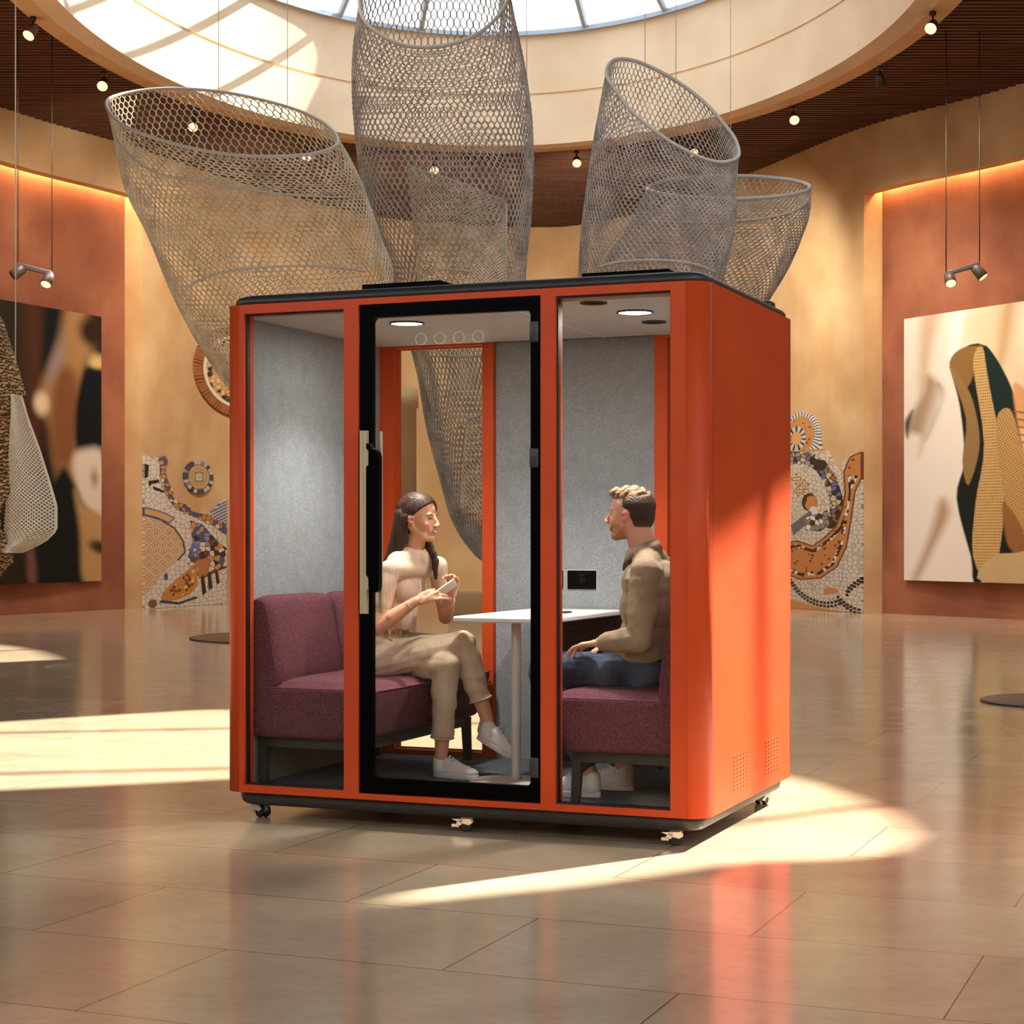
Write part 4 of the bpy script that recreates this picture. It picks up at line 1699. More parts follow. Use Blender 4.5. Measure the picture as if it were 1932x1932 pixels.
# lizard-like ochre shape
cv.poly([(366, 1062), (358, 1072), (340, 1086), (318, 1104), (300, 1122), (296, 1134), (308, 1140), (332, 1136), (352, 1128), (366, 1112), (366, 1084)], (190, 128, 66), 1)
cv.poly([(366, 1062), (384, 1058), (392, 1074), (384, 1092), (368, 1100)], (176, 118, 66), 1)
d4, h4 = cv.voro(6, seed=8)
liz = sdpoly(X, Y, [(362, 1074), (340, 1092), (318, 1112), (306, 1128), (336, 1130), (358, 1112)]) < 0
cv.blend(liz * (h4 < .35) * (d4 > .12), (104, 58, 28))
cv.blend(liz * (h4 > .8) * (d4 > .12), (232, 190, 120))
cv.poly([(298, 1136), (330, 1142), (364, 1132), (366, 1137), (330, 1147), (292, 1141)], (46, 50, 66), .6)
cv.poly([(372, 1096), (378, 1090), (384, 1126), (376, 1132)], BLACK, .6)
cv.poly([(386, 1088), (392, 1086), (396, 1118), (388, 1122)], BLACK, .6)
cv.poly([(400, 1084), (406, 1082), (410, 1108), (404, 1112)], BLACK, .6)
cv.ell(282, 1142, 8, 8, (120, 78, 52), .8)
cv.ell(306, 1092, 4, 7, BLUE, .6)
# feathers of blue slivers at the right
fe = sdpoly(X, Y, [(392, 968), (410, 946), (424, 938), (424, 992), (404, 982)]) < 0
st_ = np.sin((X * .6 + Y * 1.1) * .9)
cv.blend(fe * 1.0, (196, 190, 184))
cv.blend(fe * (st_ > .2), (88, 106, 150))
cv.blend(fe * (np.abs(st_) < .18), (60, 50, 50))
def zof(py, px, C=ROOM):
    t = ray_hit(px, C)
    p_ = at(t, C)
    return H - (py - CY) * p_[1] / FPX
o = panel_on_curve('wall_mosaic', cv, mask, ray_hit(268), ray_hit(424), zof(858, 340), .004, .05, .045, 'mosaic')
tag(o, 'broken tile mosaic with a brown diamond lattice, left of the booth', 'mosaic', 'broken tile mosaics')

# round medallions on the left wall
def medallion(box, lab, paint):
    cv = Cv(*box, .4)
    mask = paint(cv)
    t0, t1 = ray_hit(box[0]), ray_hit(box[2])
    o = panel_on_curve('wall_medallion', cv, mask, t0, t1, zof(box[1], (box[0] + box[2]) / 2), zof(box[3], (box[0] + box[2]) / 2), .05, .045, 'mosaic')
    tag(o, lab, 'medallion', 'round mosaic medallions')


def small_med(cv):
    cx, cy = 371, 900
    r = np.hypot((cv.X - cx) / 27, (cv.Y - cy) / 31)
    a = np.arctan2(cv.Y - cy, cv.X - cx)
    cv.fill(196, 158, 112)
    k = (a / (2 * PI) * 26)
    fk = k - np.floor(k)
    hk = np.sin(np.floor(k) * 12.9) * 43758.5
    hk = hk - np.floor(hk)
    ringm = (r > .76)
    cv.blend(ringm * 1.0, (184, 186, 188))
    cv.blend(ringm * (hk < .35), (62, 62, 70))
    cv.blend(ringm * (hk > .8), (120, 132, 164))
    cv.blend(ringm * ((fk < .1)), (92, 84, 78))
    cv.blend(((r > .72) & (r < .77)), (96, 84, 74))
    k2 = a / (2 * PI) * 20
    f2 = np.abs(k2 - np.round(k2))
    cv.blend(((r > .36) & (r < .52)) * 1.0, (70, 48, 36))
    cv.blend(((r > .38) & (r < .50)) * (f2 < .33), (226, 206, 160))
    cv.blend((np.maximum(np.abs(cv.X - cx) / 27, np.abs(cv.Y - cy) / 31) < .26) * 1.0, (84, 72, 64))
    cv.blend((np.maximum(np.abs(cv.X - cx) / 27, np.abs(cv.Y - cy) / 31) < .21) * 1.0, (208, 200, 186))
    cv.blend(((np.abs(cv.X - cx) < 3.5) & ((np.abs(cv.Y - cy + 2) < .7) | (np.abs(cv.Y - cy - 2) < .7))), (96, 86, 80))
    return r < 1


def big_med(cv):
    cx, cy = 447, 703
    r = np.hypot((cv.X - cx) / 84, (cv.Y - cy) / 84)
    a = np.arctan2(cv.Y - cy, cv.X - cx)
    cv.fill(214, 206, 196)
    cv.blend((r > .80) * 1.0, (158, 98, 56))
    k = a / (2 * PI) * 84
    fk = np.abs(k - np.round(k))
    cv.blend(((r > .81) & (fk < .12 + .1 * np.sin(np.round(k) * 5))), (92, 50, 28))
    cv.blend(((r > .74) & (r < .80)) * 1.0, (222, 214, 204))
    d, h = cv.voro(9, seed=6)
    z = (r < .73)
    cv.blend(z * (r > .34) * 1.0, (208, 166, 116))
    cv.blend(z * (r > .34) * (h < .3), (224, 186, 140))
    cv.blend(z * (r > .6) * (h > .62), (36, 36, 44))
    cv.blend(z * (r < .4) * (h > .75), (56, 72, 116))
    cv.blend(z * (d < .12), (150, 110, 78))
    return r < 1


medallion((343, 868, 399, 932), 'small round mosaic medallion on the plain wall left of the booth', small_med)
medallion((362, 618, 532, 788), 'large brown-rimmed mosaic medallion behind the tip of the left net', big_med)

# right mosaic x 1488..1630, y 770..1150
cv = Cv(1470, 768, 1630, 1151, .55)
X, Y = cv.X, cv.Y
cv.fill(206, 198, 184)
d, h = cv.voro(8, seed=21)
cv.blend((d < .1) * .8, (118, 110, 96))
cv.blend((h > .9) * .5, (150, 158, 128))
r1 = np.hypot((X - 1520) / 36, (Y - 815) / 43)
ol = [(1470, 870), (1560, 846), (1572, 852), (1584, 880), (1594, 892), (1600, 872), (1612, 862), (1630, 857), (1630, 1151), (1470, 1151)]
mask = (sdpoly(X, Y, ol) < 0) | (r1 < 1) | (sdpoly(X, Y, [(1490, 815), (1556, 815), (1560, 856), (1490, 870)]) < 0)
# arched loop
top_ = (Y < 850)
cv.blend(top_ * 1.0, (190, 138, 84))
a = np.arctan2(Y - 815, X - 1520)
k = a / (2 * PI) * 40
fk = np.abs(k - np.round(k))
ring_ = (r1 > .80) & (Y < 846)
cv.blend(ring_ * 1.0, (206, 206, 210))
cv.blend(ring_ * (fk > .34), (46, 44, 52))
dots = cv.voro(6, seed=31)
cv.blend(((r1 < .78) & (r1 > .5) & (Y < 850)) * (dots[1] > .8) * (dots[0] > .2), (136, 86, 50))
r2 = np.hypot((X - 1512) / 19, (Y - 822) / 24)
cv.blend(((r2 < 1) & (r2 > .55)) * 1.0, (196, 194, 190))
cv.blend(((r2 < 1) & (r2 > .55)) * (np.sin(np.arctan2(Y - 822, X - 1512) * 11) > .4), (40, 40, 48))
cv.blend((r2 <= .5) * 1.0, (214, 164, 104))
# dark band of stones on the shoulder
sh_ = [(1500, 868), (1530, 866), (1552, 880), (1572, 905), (1584, 940), (1588, 975), (1574, 985)]
dd = np.full(X.shape, 1e9)
for (ax, ay), (bx, by) in zip([(1470, 862), (1500, 858), (1535, 862), (1560, 878), (1578, 905), (1588, 940), (1590, 972), (1578, 985)], [(1500, 858), (1535, 862), (1560, 878), (1578, 905), (1588, 940), (1590, 972), (1578, 985), (1570, 980)]):
    ex, ey = bx - ax, by - ay
    t = np.clip(((X - ax) * ex + (Y - ay) * ey) / (ex * ex + ey * ey), 0, 1)
    dd = np.minimum(dd, np.hypot(X - ax - t * ex, Y - ay - t * ey))
bm_ = dd < 12
d5, h5 = cv.voro(8.5, seed=14)
cv.blend(bm_ * 1.0, (150, 146, 138))
for lo, hi, c in ((0, .3, (34, 32, 34)), (.3, .45, (86, 104, 146)), (.45, .6, (196, 180, 150)), (.6, .7, (150, 100, 60))):
    cv.blend(bm_ * ((h5 >= lo) & (h5 < hi)), c)
cv.blend(bm_ * (d5 < .14), (46, 40, 38))
# ochre star pattern
for cx_, cy_ in ((1512, 900), (1528, 912), (1516, 924), (1534, 930)):
    rr = np.hypot(X - cx_, Y - cy_)
    aa = np.arctan2(Y - cy_, X - cx_)
    cv.blend((rr < 8 + 3 * np.cos(aa * 4)) & (rr > 5 + 3 * np.cos(aa * 4)), (164, 104, 52))
# ochre bowl and long band sweeping down
sweep = [(1630, 858), (1612, 866), (1602, 892), (1604, 930), (1600, 960), (1590, 990), (1572, 1010), (1545, 1030), (1512, 1020), (1490, 1025), (1470, 1060), (1480, 1082), (1520, 1094), (1560, 1090), (1590, 1068), (1606, 1030), (1614, 980), (1620, 930), (1630, 905)]
sd_ = sdpoly(X, Y, sweep)
cv.blend(1 - sm(sd_, -.6, .6), (188, 126, 72))
cv.blend((sd_ < -2) * (dots[1] > .86) * (dots[0] > .25), (120, 66, 40))
cv.blend((np.abs(sd_) < 1.3), (110, 62, 38))
inb = (sd_ < -6) & (sd_ > -12) & (Y > 900)
cv.blend(inb * (dots[1] > .35), (44, 38, 38))
cv.blend(inb * (dots[1] < .25), (216, 208, 200))
cv.ell(1538, 946, 15, 17, (40, 36, 36), .6)
cv.ell(1542, 948, 13, 14, (192, 128, 66), .6)
cv.ell(1546, 966, 9, 12, (206, 212, 214), .6)
cv.poly([(1528, 934), (1534, 940), (1530, 952)], BLACK, .5)
cv.poly([(1500, 990), (1540, 962), (1548, 976), (1506, 1010)], (96, 98, 106), 1)
d6, h6 = cv.voro(9, seed=40)
zz = sdpoly(X, Y, [(1530, 976), (1572, 962), (1586, 984), (1560, 1002), (1530, 1000)]) < 0
cv.blend(zz * 1.0, (136, 132, 128))
cv.blend(zz * (h6 < .35), (40, 36, 38))
cv.blend(zz * (h6 > .7), (214, 214, 212))
cv.blend(zz * (d6 < .12), (60, 54, 50))
# bottom black square chains
for pth in ([(1500, 1096), (1520, 1118), (1545, 1132), (1575, 1136), (1600, 1128)], [(1630, 1088), (1612, 1104), (1606, 1116)], [(1592, 1124), (1612, 1140), (1630, 1146)]):
    q = catmull(pth, 6)
    Ls = cum(q)
    s_ = 0
    while s_ < Ls[-1]:
        i = 0
        while i < len(Ls) - 2 and Ls[i + 1] < s_:
            i += 1
        f = (s_ - Ls[i]) / (Ls[i + 1] - Ls[i] + 1e-9)
        cx_, cy_ = q[i][0] + (q[i + 1][0] - q[i][0]) * f, q[i][1] + (q[i + 1][1] - q[i][1]) * f
        for off_ in (0, 6.5):
            m_ = np.maximum(np.abs(X - cx_), np.abs(Y - cy_ - off_)) < 2.5
            cv.blend(m_ * 1.0, (32, 26, 26))
        s_ += 6.8
cv.poly([(1566, 1112), (1574, 1106), (1590, 1108), (1594, 1116), (1580, 1118), (1566, 1122)], (196, 130, 74), 1)
cv.poly([(1470, 1136), (1500, 1134), (1560, 1146), (1600, 1150), (1600, 1160), (1470, 1160)], (196, 140, 88), 1)
o = panel_on_curve('wall_mosaic', cv, mask, ray_hit(1470), ray_hit(1630), zof(768, 1560), .004, .05, .045, 'mosaic')
tag(o, 'broken tile mosaic with an arched loop, right of the booth', 'mosaic', 'broken tile mosaics')

# left canvas: out-of-focus folds in dark green, brown and cream
cv = Cv(-150, 588, 187, 1106, 1.5)
cv.smooth = True
cv.fill(26, 26, 20)
cv.poly([(-150, 560), (20, 560), (30, 1110), (-150, 1110)], (40, 30, 22), 30)
cv.poly([(30, 588), (66, 588), (70, 800), (40, 900)], (74, 40, 26), 22)
cv.poly([(76, 580), (96, 580), (84, 700), (66, 706)], (14, 24, 30), 10)
cv.poly([(118, 560), (145, 560), (172, 640), (150, 700), (140, 820), (150, 900), (100, 920), (84, 820), (60, 760), (84, 690), (100, 640)], (168, 126, 78), 16)
cv.poly([(96, 700), (140, 720), (135, 860), (92, 880), (80, 790)], (132, 82, 50), 18)
cv.ell(94, 685, 9, 34, (150, 136, 142), 14, .8, 20)
cv.ell(170, 620, 30, 30, (46, 28, 20), 16)
cv.ell(178, 682, 18, 18, (214, 178, 118), 12)
cv.poly([(150, 700), (170, 690), (200, 710), (200, 860), (140, 866), (132, 780)], (10, 18, 22), 8)
cv.ell(64, 770, 14, 20, (224, 196, 160), 10)
cv.poly([(128, 868), (150, 850), (190, 858), (195, 980), (160, 970), (132, 920)], (222, 202, 182), 12)
cv.ell(172, 905, 8, 16, (150, 110, 76), 8, .8)
cv.poly([(96, 900), (118, 895), (140, 960), (150, 1106), (60, 1106), (60, 1000)], (16, 20, 18), 10)
cv.poly([(130, 930), (150, 960), (195, 990), (200, 1110), (150, 1110), (142, 1010)], (184, 142, 92), 10)
cv.ell(182, 1040, 22, 12, (30, 20, 16), 8, .9, 20)
cv.poly([(36, 1040), (48, 1040), (54, 1106), (38, 1106)], (110, 72, 60), 8)
tA, tB = ray_hit(-150, NICHE), ray_hit(187, NICHE)
o = panel_on_curve('canvas_print', cv, None, tA, tB, 4.95, .50, .05, .05, 'canvas', NICHE, flat=True)
tag(o, 'large blurred print of dark and cream folds in the left terracotta niche', 'picture')

# right canvas: pale folds with a woven open jacket
cv = Cv(1710, 596, 2060, 1108, 1.0)
cv.smooth = True
X, Y = cv.X, cv.Y
cv.fill(226, 212, 196)
cv.poly([(1830, 590), (2060, 560), (2060, 760), (1920, 790), (1840, 700)], (224, 196, 158), 30)
cv.poly([(1740, 600), (1775, 590), (1760, 660), (1740, 760)], (196, 168, 140), 14)
cv.poly([(1800, 590), (1815, 590), (1800, 680), (1790, 670)], (238, 230, 220), 8)
cv.poly([(1880, 590), (1900, 600), (1880, 700), (1870, 690)], (196, 160, 118), 12)
cv.ell(1925, 640, 20, 60, (246, 228, 200), 20, .9)
cv.poly([(1752, 710), (1778, 744), (1760, 800), (1744, 850), (1736, 870), (1740, 830), (1718, 815), (1726, 780), (1744, 745)], (166, 138, 110), 10)
cv.poly([(1770, 728), (1787, 755), (1770, 800), (1748, 840), (1762, 790), (1774, 760)], (88, 66, 48), 6)
cv.poly([(1711, 800), (1726, 776), (1722, 800), (1716, 830)], (64, 50, 40), 6)
cv.poly([(1795, 700), (1830, 860), (1812, 900), (1790, 960), (1770, 1110), (1710, 1110), (1710, 900), (1740, 860)], (228, 216, 202), 24)
cv.poly([(1775, 950), (1790, 980), (1760, 1050), (1735, 1104), (1728, 1100), (1756, 1020)], (176, 142, 112), 12)
# dark gap and jacket
cv.poly([(1805, 672), (1850, 668), (1895, 760), (1925, 900), (1935, 1010), (1840, 1110), (1826, 1060), (1802, 950), (1815, 880), (1808, 780), (1792, 700)], (24, 28, 24), 2)
cv.poly([(1806, 670), (1845, 668), (1838, 690), (1820, 742), (1790, 700)], (134, 98, 52), 1.5)
cv.poly([(1790, 700), (1820, 742), (1836, 800), (1840, 860), (1822, 926), (1812, 880), (1818, 800)], (140, 108, 66), 1.5)
wv_ = lambda a_, b_: .5 + .5 * np.sin(X * a_[0] + Y * a_[1]) * np.sin(X * b_[0] + Y * b_[1])
def weave(P_, base, dark, a_, b_, blur=1.2):
    P_ = catmull([tuple(p) for p in P_], 4, True)
    m_ = 1 - sm(sdpoly(X, Y, P_), -blur, blur)
    cv.blend(m_, base)
    cv.blend(m_ * (sm(wv_(a_, b_), .5, .75)) * .75, dark)
weave([(1830, 700), (1846, 672), (1860, 760), (1874, 860), (1880, 980), (1860, 1110), (1830, 1060), (1834, 960), (1848, 850)], (204, 164, 104), (74, 48, 24), (1.0, .55), (-1.0, .6))
cv.poly([(1848, 672), (1870, 700), (1896, 765), (1892, 790), (1868, 800)], (20, 40, 36), 1.2)
weave([(1868, 806), (1890, 790), (1906, 850), (1926, 950), (1940, 1010), (1916, 1046), (1890, 1000), (1874, 900)], (196, 152, 92), (80, 52, 26), (1.1, .25), (-.3, .9))
cv.poly([(1878, 960), (1906, 1000), (1915, 1044), (1900, 1054), (1884, 1030)], (142, 92, 48), 3)
weave([(1860, 1060), (1900, 1052), (1960, 1040), (2060, 1040), (2060, 1110), (1850, 1110)], (206, 176, 126), (120, 84, 50), (1.2, .2), (-.2, 1.2))
cv.poly([(1894, 746), (1922, 770), (1920, 782), (1960, 800), (2060, 800), (2060, 1010), (1940, 1000), (1912, 880)], (212, 152, 100), 3)
cv.poly([(1908, 830), (1930, 850), (2000, 880), (2000, 960), (1936, 940)], (228, 196, 152), 6)
for k in range(5):
    yy = 795 + 14 * k
    cv.poly([(1905 + k * 2, yy), (2000, yy + 22), (2000, yy + 25), (1906 + k * 2, yy + 3.5)], (150, 92, 56), 1)
tA, tB = ray_hit(1710, NICHE), ray_hit(1932, NICHE)
tB = tA + (tB - tA) * 1.6
o = panel_on_curve('canvas_print', cv, None, tA, tB, 4.72, .55, .05, .05, 'canvas', NICHE, flat=True)
tag(o, 'large pale print of cloth folds and an open woven jacket in the right terracotta niche', 'picture')
# ------------------------------------------------------------------ people
def basis(fwd, up=(0, 0, 1)):
    f = Vector(fwd).normalized()
    u = Vector(up)
    l = u.cross(f).normalized()
    u = f.cross(l)
    return Matrix((f, l, u)).transposed()   # columns: forward, left, up


class Head:
    """head pieces in head axes (x forward, y left, z up), centre between the ears"""
    def __init__(s, c, fwd, up=(0, 0, 1), k=1.0, fem=False):
        s.c, s.R, s.k, s.fem = Vector(c), basis(fwd, up), k, fem

    def w(s, p):
        return s.c + s.R @ (Vector(p) * s.k)

    def b(s, mb, p, r, rot=None):
        R_ = s.R @ (rot if rot else Matrix.Identity(3))
        mb.blob(s.w(p), [q * s.k for q in r], R_, 20, 14)

    def add(s, mb):
        f = s.fem
        s.b(mb, (-.012, 0, .032), (.094, .073, .083))
        s.b(mb, (.026, 0, -.005), (.060, .060, .085))
        s.b(mb, (.022, 0, -.062), (.052, .050 if f else .054, .040))
        s.b(mb, (.056, 0, -.088), (.026, .022 if f else .028, .020))
        for sy in (-1, 1):
            s.b(mb, (.048, .033 * sy, -.026), (.030, .022, .028))
            s.b(mb, (.066, .024 * sy, .022), (.014, .026, .010))
            s.b(mb, (.097, .0105 * sy, -.031), (.009, .0075, .007))
            mb.cap(s.w((-.015, .046 * sy, -.03)), s.w((.040, .026 * sy, -.082)), .024 * s.k, .022 * s.k)
            # ear
            rot = Matrix.Rotation(math.radians(-14), 3, 'Y')
            s.b(mb, (-.006, .074 * sy, -.006), (.017, .008, .030), rot)
            s.b(mb, (.0, .070 * sy, -.026), (.010, .007, .012), rot)
        mb.cap(s.w((.078, 0, .016)), s.w((.099 if f else .103, 0, -.021)), .0085 * s.k, .0085 * s.k)
        s.b(mb, (.103 - (.004 if f else 0), 0, -.025), (.011, .0105, .0095))
        s.b(mb, (.071, 0, -.052), (.016, .032, .020))
        s.b(mb, (.081, 0, -.051), (.0085, .022, .0055))
        s.b(mb, (.079, 0, -.064), (.0095, .019, .0065))

    def dent(s, co_, centre, rad, amt, ax=(-1, 0, 0)):
        c = np.array(s.w(centre))
        d = np.linalg.norm(co_ - c, axis=1) / (rad * s.k)
        w_ = np.exp(-d * d * 2) * (d < 2)
        co_ += (np.array(s.R @ Vector(ax)) * amt * s.k)[None, :] * w_[:, None]

    def shape(s, co_):
        for sy in (-1, 1):
            s.dent(co_, (.083, .031 * sy, .003), .017, .008)
            s.dent(co_, (.004, .084 * sy, -.004), .010, .009, (0, -sy, 0))
            s.dent(co_, (.07, .062 * sy, .035), .03, .004, (0, -sy, 0))
        s.dent(co_, (.085, 0, -.075), .012, .004)

    def local(s, co_):
        return (co_ - np.array(s.c)) @ np.array([list(r) for r in s.R]) / s.k

    def surf(s, q, y, z, r=.005):
        """how far forward the face surface is at (y, z)"""
        d = np.hypot(q[:, 1] - y, q[:, 2] - z)
        k = (d < r) & (q[:, 0] > .03)
        return float(q[k, 0].max()) if k.any() else .08

    def strip(s, parent, base, q, pts, r, name, m, lift=.0):
        P_ = [s.w((s.surf(q, y, z) + lift, y, z)) - Vector(base) for y, z in pts]
        n = len(P_)
        rr = [r * (.25 + .75 * math.sin(PI * (i + .3) / (n - .4))) for i in range(n)]
        return MB().tube(P_, rr, 8).build(name, m, parent)

    def eyes(s, parent, base, q, iris, brow, squint=1.0):
        for sy in (-1, 1):
            xs = s.surf(q, .030 * sy, .002)
            xo = s.surf(q, .040 * sy, .002)
            tilt = math.atan2(xs - xo, .010) * -sy
            rot = Matrix.Rotation(tilt, 3, 'Z')
            mb = MB()
            mb.blob(s.w((xs - .0035, .0305 * sy, .0015)), (.0052 * s.k, .0125 * s.k, .0046 * squint * s.k), s.R @ rot, 18, 12)
            mb.v = [tuple(Vector(p) - Vector(base)) for p in mb.v]
            e = mb.build('eye', 'eyewhite', parent)
            mi = MB()
            mi.blob(s.w((xs + .0002, .0290 * sy, .0018)), (.0036 * s.k, .0056 * s.k, .0048 * min(1, squint * 1.0) * s.k), s.R @ rot, 14, 10)
            mi.v = [tuple(Vector(p) - Vector(base)) for p in mi.v]
            mi.build('iris', iris, e)
            s.strip(parent, base, q, [((.0305 + .0135 * t) * sy, .0058 * squint + .0012 - .0042 * t * t) for t in [k / 5 - 1 for k in range(11)]], .0019, 'eyelash', 'lash', .0004)
            s.strip(parent, base, q, [((.0305 + .0180 * t) * sy, .0225 - .0045 * (t - .2) ** 2) for t in [k / 5 - 1 for k in range(11)]], .0021, 'eyebrow', brow, -.0006)


M['skinF'] = vcol_mat('skin_woman', 0.45, 0.35, 0.05, 300, 0.12)
M['skinM'] = vcol_mat('skin_man', 0.5, 0.35, 0.08, 300, 0.12)
M['eyewhite'] = mat('eye_white', srgb(226, 220, 212), 0.25)
M['irisbrown'] = mat('iris_brown', srgb(46, 28, 18), 0.2)
M['irisblue'] = mat('iris_grey', srgb(60, 62, 62), 0.2)
M['lash'] = mat('lash_dark', srgb(36, 22, 16), 0.7)
M['teeth'] = mat('teeth', srgb(240, 234, 224), 0.3)
M['browF'] = mat('brow_dark_brown', srgb(84, 54, 40), .8)
M['browM'] = mat('brow_light_brown', srgb(130, 96, 66), .8)
M['lips'] = mat('lips', srgb(176, 92, 78), 0.4)


def strand_mat(name, c1, c2, stretch, scale=26, rough=.38):
    m = mat(name, c1, rough, spec=.28)
    noisy(m, c1, c2, scale, 5, .15, scale * 1.4, .004, stretch=stretch, lo=.35, hi=.65)
    return m


M['hairF'] = strand_mat('long_brown_hair', srgb(34, 20, 14), srgb(76, 50, 36), (3, 3, .28), 34, .5)
M['hairM'] = vcol_mat('short_fair_hair', .6, .3, 1.0, 120, bdist=.006, stretch=(.6, 2, 1.4))
M['knit'] = noisy(mat('beige_knit_top', srgb(216, 184, 156), 0.9, spec=.15), srgb(210, 176, 148), srgb(224, 194, 168), 40, 3, .35, 260, .002, stretch=(3, 3, .35))
M['trousers'] = noisy(mat('cream_trousers', srgb(200, 176, 148), 0.85, spec=.15), srgb(192, 168, 140), srgb(208, 186, 158), 12, 4, .5, 22, .012, stretch=(1.2, 1, .7))
M['shirt'] = noisy(mat('khaki_shirt', srgb(152, 130, 106), 0.85, spec=.15), srgb(140, 118, 94), srgb(162, 140, 116), 10, 4, .7, 16, .014, stretch=(1, 1, .8))
M['shirtseam'] = mat('shirt_seam_dark', srgb(112, 88, 66), .9)
M['jeans'] = noisy(mat('blue_jeans', srgb(50, 60, 78), 0.85, spec=.15), srgb(34, 40, 54), srgb(86, 98, 118), 5, 5, .5, 26, .01)
M['shoe'] = noisy(mat('white_leather', srgb(226, 218, 210), 0.5), srgb(218, 210, 202), srgb(232, 226, 218), 8)
M['sole'] = mat('white_rubber_sole', srgb(218, 208, 200), 0.6)
M['lace_'] = mat('white_laces', srgb(236, 232, 226), .7)
M['belt'] = noisy(mat('woven_tan_belt', srgb(176, 132, 100), 0.8), srgb(150, 104, 76), srgb(206, 170, 138), 90, 2, .8, 90, .004)


def relmesh(me, base):
    c = get_co(me)
    c -= np.array(base)
    set_co(me, c)
    return me


def hand(mb, wrist, fwd, palm, curls, size=1.0, left=False, spread=.09, thumb=(.5, .6), tdir=None):
    """palm plus five fingers. fwd: towards the fingers; palm: palm normal. curls: bend per joint in radians for index..little"""
    f = Vector(fwd).normalized()
    n = Vector(palm)
    n = (n - f * n.dot(f)).normalized()
    s = f.cross(n) * (1 if left else -1)     # towards the thumb
    W = Vector(wrist)
    k = size
    mb.cap(W, W + f * .03 * k, .020 * k, .023 * k, .72, s)
    mb.cap(W + f * .03 * k + s * .012 * k, W + f * .078 * k + s * .018 * k, .021 * k, .019 * k, .62, s)
    mb.cap(W + f * .03 * k - s * .012 * k, W + f * .072 * k - s * .018 * k, .020 * k, .017 * k, .62, s)
    tips = []
    L = (.043, .047, .044, .034)
    for i in range(4):
        off = (.027 - .018 * i) * k
        root = W + f * (.082 - .004 * abs(i - 1)) * k + s * off
        d = (f + s * spread * (1.2 - i)).normalized()
        p = root - d * .02 * k
        a = 0.0
        seg = [L[i], L[i] * .66, L[i] * .52]
        r = [.0088, .0080, .0073, .0063]
        if i == 3:
            r = [q * .88 for q in r]
        prev = p
        cur = root
        mb.cap(prev, cur, r[0] * k * 1.05, r[0] * k)
        ax = d
        for j in range(3):
            a += curls[i][j] if isinstance(curls[i], (tuple, list)) else curls[i]
            ax = d * math.cos(a) + n * math.sin(a)
            nx = cur + ax * seg[j] * k
            mb.cap(cur, nx, r[j] * k, r[j + 1] * k)
            cur = nx
        tips.append(cur)
    # thumb leaves the side of the palm near its base
    b = W + f * .022 * k + s * .020 * k
    t1 = Vector(tdir) if tdir is not None else (f * .62 + s * .62 + n * thumb[0])
    t1.normalize()
    p1 = b + t1 * .042 * k
    t2 = (t1 + f * .35 + n * thumb[1] * .3).normalized()
    p2 = p1 + t2 * .032 * k
    t3 = (t2 + n * .2 + f * .2).normalized()
    p3 = p2 + t3 * .024 * k
    mb.cap(b, p1, .0135 * k, .0105 * k)
    mb.cap(p1, p2, .0100 * k, .0090 * k)
    mb.cap(p2, p3, .0090 * k, .0072 * k)
    return tips


def shoe(parent, base, heel, toe, up, L=.255, name='shoe'):
    """low white sneaker"""
    f = (Vector(toe) - Vector(heel)).normalized()
    u = Vector(up)
    u = (u - f * u.dot(f)).normalized()
    l = u.cross(f)
    R_ = Matrix((f, l, u)).transposed()
    T_ = lambda p: Vector(heel) + R_ @ Vector(p)
    k = L / .27
    mb = MB()
    def e(c, r):
        mb.blob(T_([q * k for q in c]), [q * k for q in r], R_, 20, 14)
    e((.052, 0, .05), (.044, .034, .040))
    mb.cap(T_((.045 * k, 0, .04 * k)), T_((.20 * k, .0, .034 * k)), .036 * k, .034 * k, 1.0, l)
    e((.215, .002, .030), (.050, .040, .026))
    mb.cap(T_((.060 * k, 0, .062 * k)), T_((.15 * k, 0, .050 * k)), .031 * k, .024 * k)
    mb.cap(T_((.050 * k, 0, .055 * k)), T_((.046 * k, 0, .082 * k)), .040 * k, .038 * k)
    mb.cap(T_((.09 * k, 0, .070 * k)), T_((.17 * k, 0, .048 * k)), .032 * k, .028 * k)
    me = mb.fused(.0045, 8)
    c = get_co(me)
    lo = (c - np.array(heel)) @ np.array(u)
    push = np.clip(.012 * k - lo, 0, 1)
    c += np.array(u)[None, :] * push[:, None]
    set_co(me, c - np.array(base))
    o = link_mesh(name, me, 'shoe', parent)
    sl = MB()
    pr = []
    for t in range(40):
        a = 2 * PI * t / 40
        x = .138 + .131 * math.cos(a)
        w_ = (.034 + .008 * max(0, math.cos(a)) + .002) * (1 if True else 1)
        y = w_ * math.sin(a) * (1.0 + .12 * math.cos(a)) * 1.12
        pr.append((x * k, y * k))
    rings = [[T_((x * s_, y * s_, z * k)) - Vector(base) for x, y in pr] for z, s_ in ((0, .985), (.004, 1.0), (.020, 1.0), (.025, .975))]
    sl.rings(rings)
    sl.build('sole', 'sole', o, fix=True)
    la = MB()
    for i in range(5):
        x = (.100 + .020 * i) * k
        z = (.108 - .0105 * i) * k
        for sgn in (-1, 1):
            la.tube([T_((x, -.020 * k * sgn, z - .010 * k)) - Vector(base), T_((x + .005 * k, 0, z + .003 * k)) - Vector(base), T_((x + .014 * k, .020 * k * sgn, z - .012 * k)) - Vector(base)], .0022, 5)
    la.build('laces', 'lace_', o)
    return o


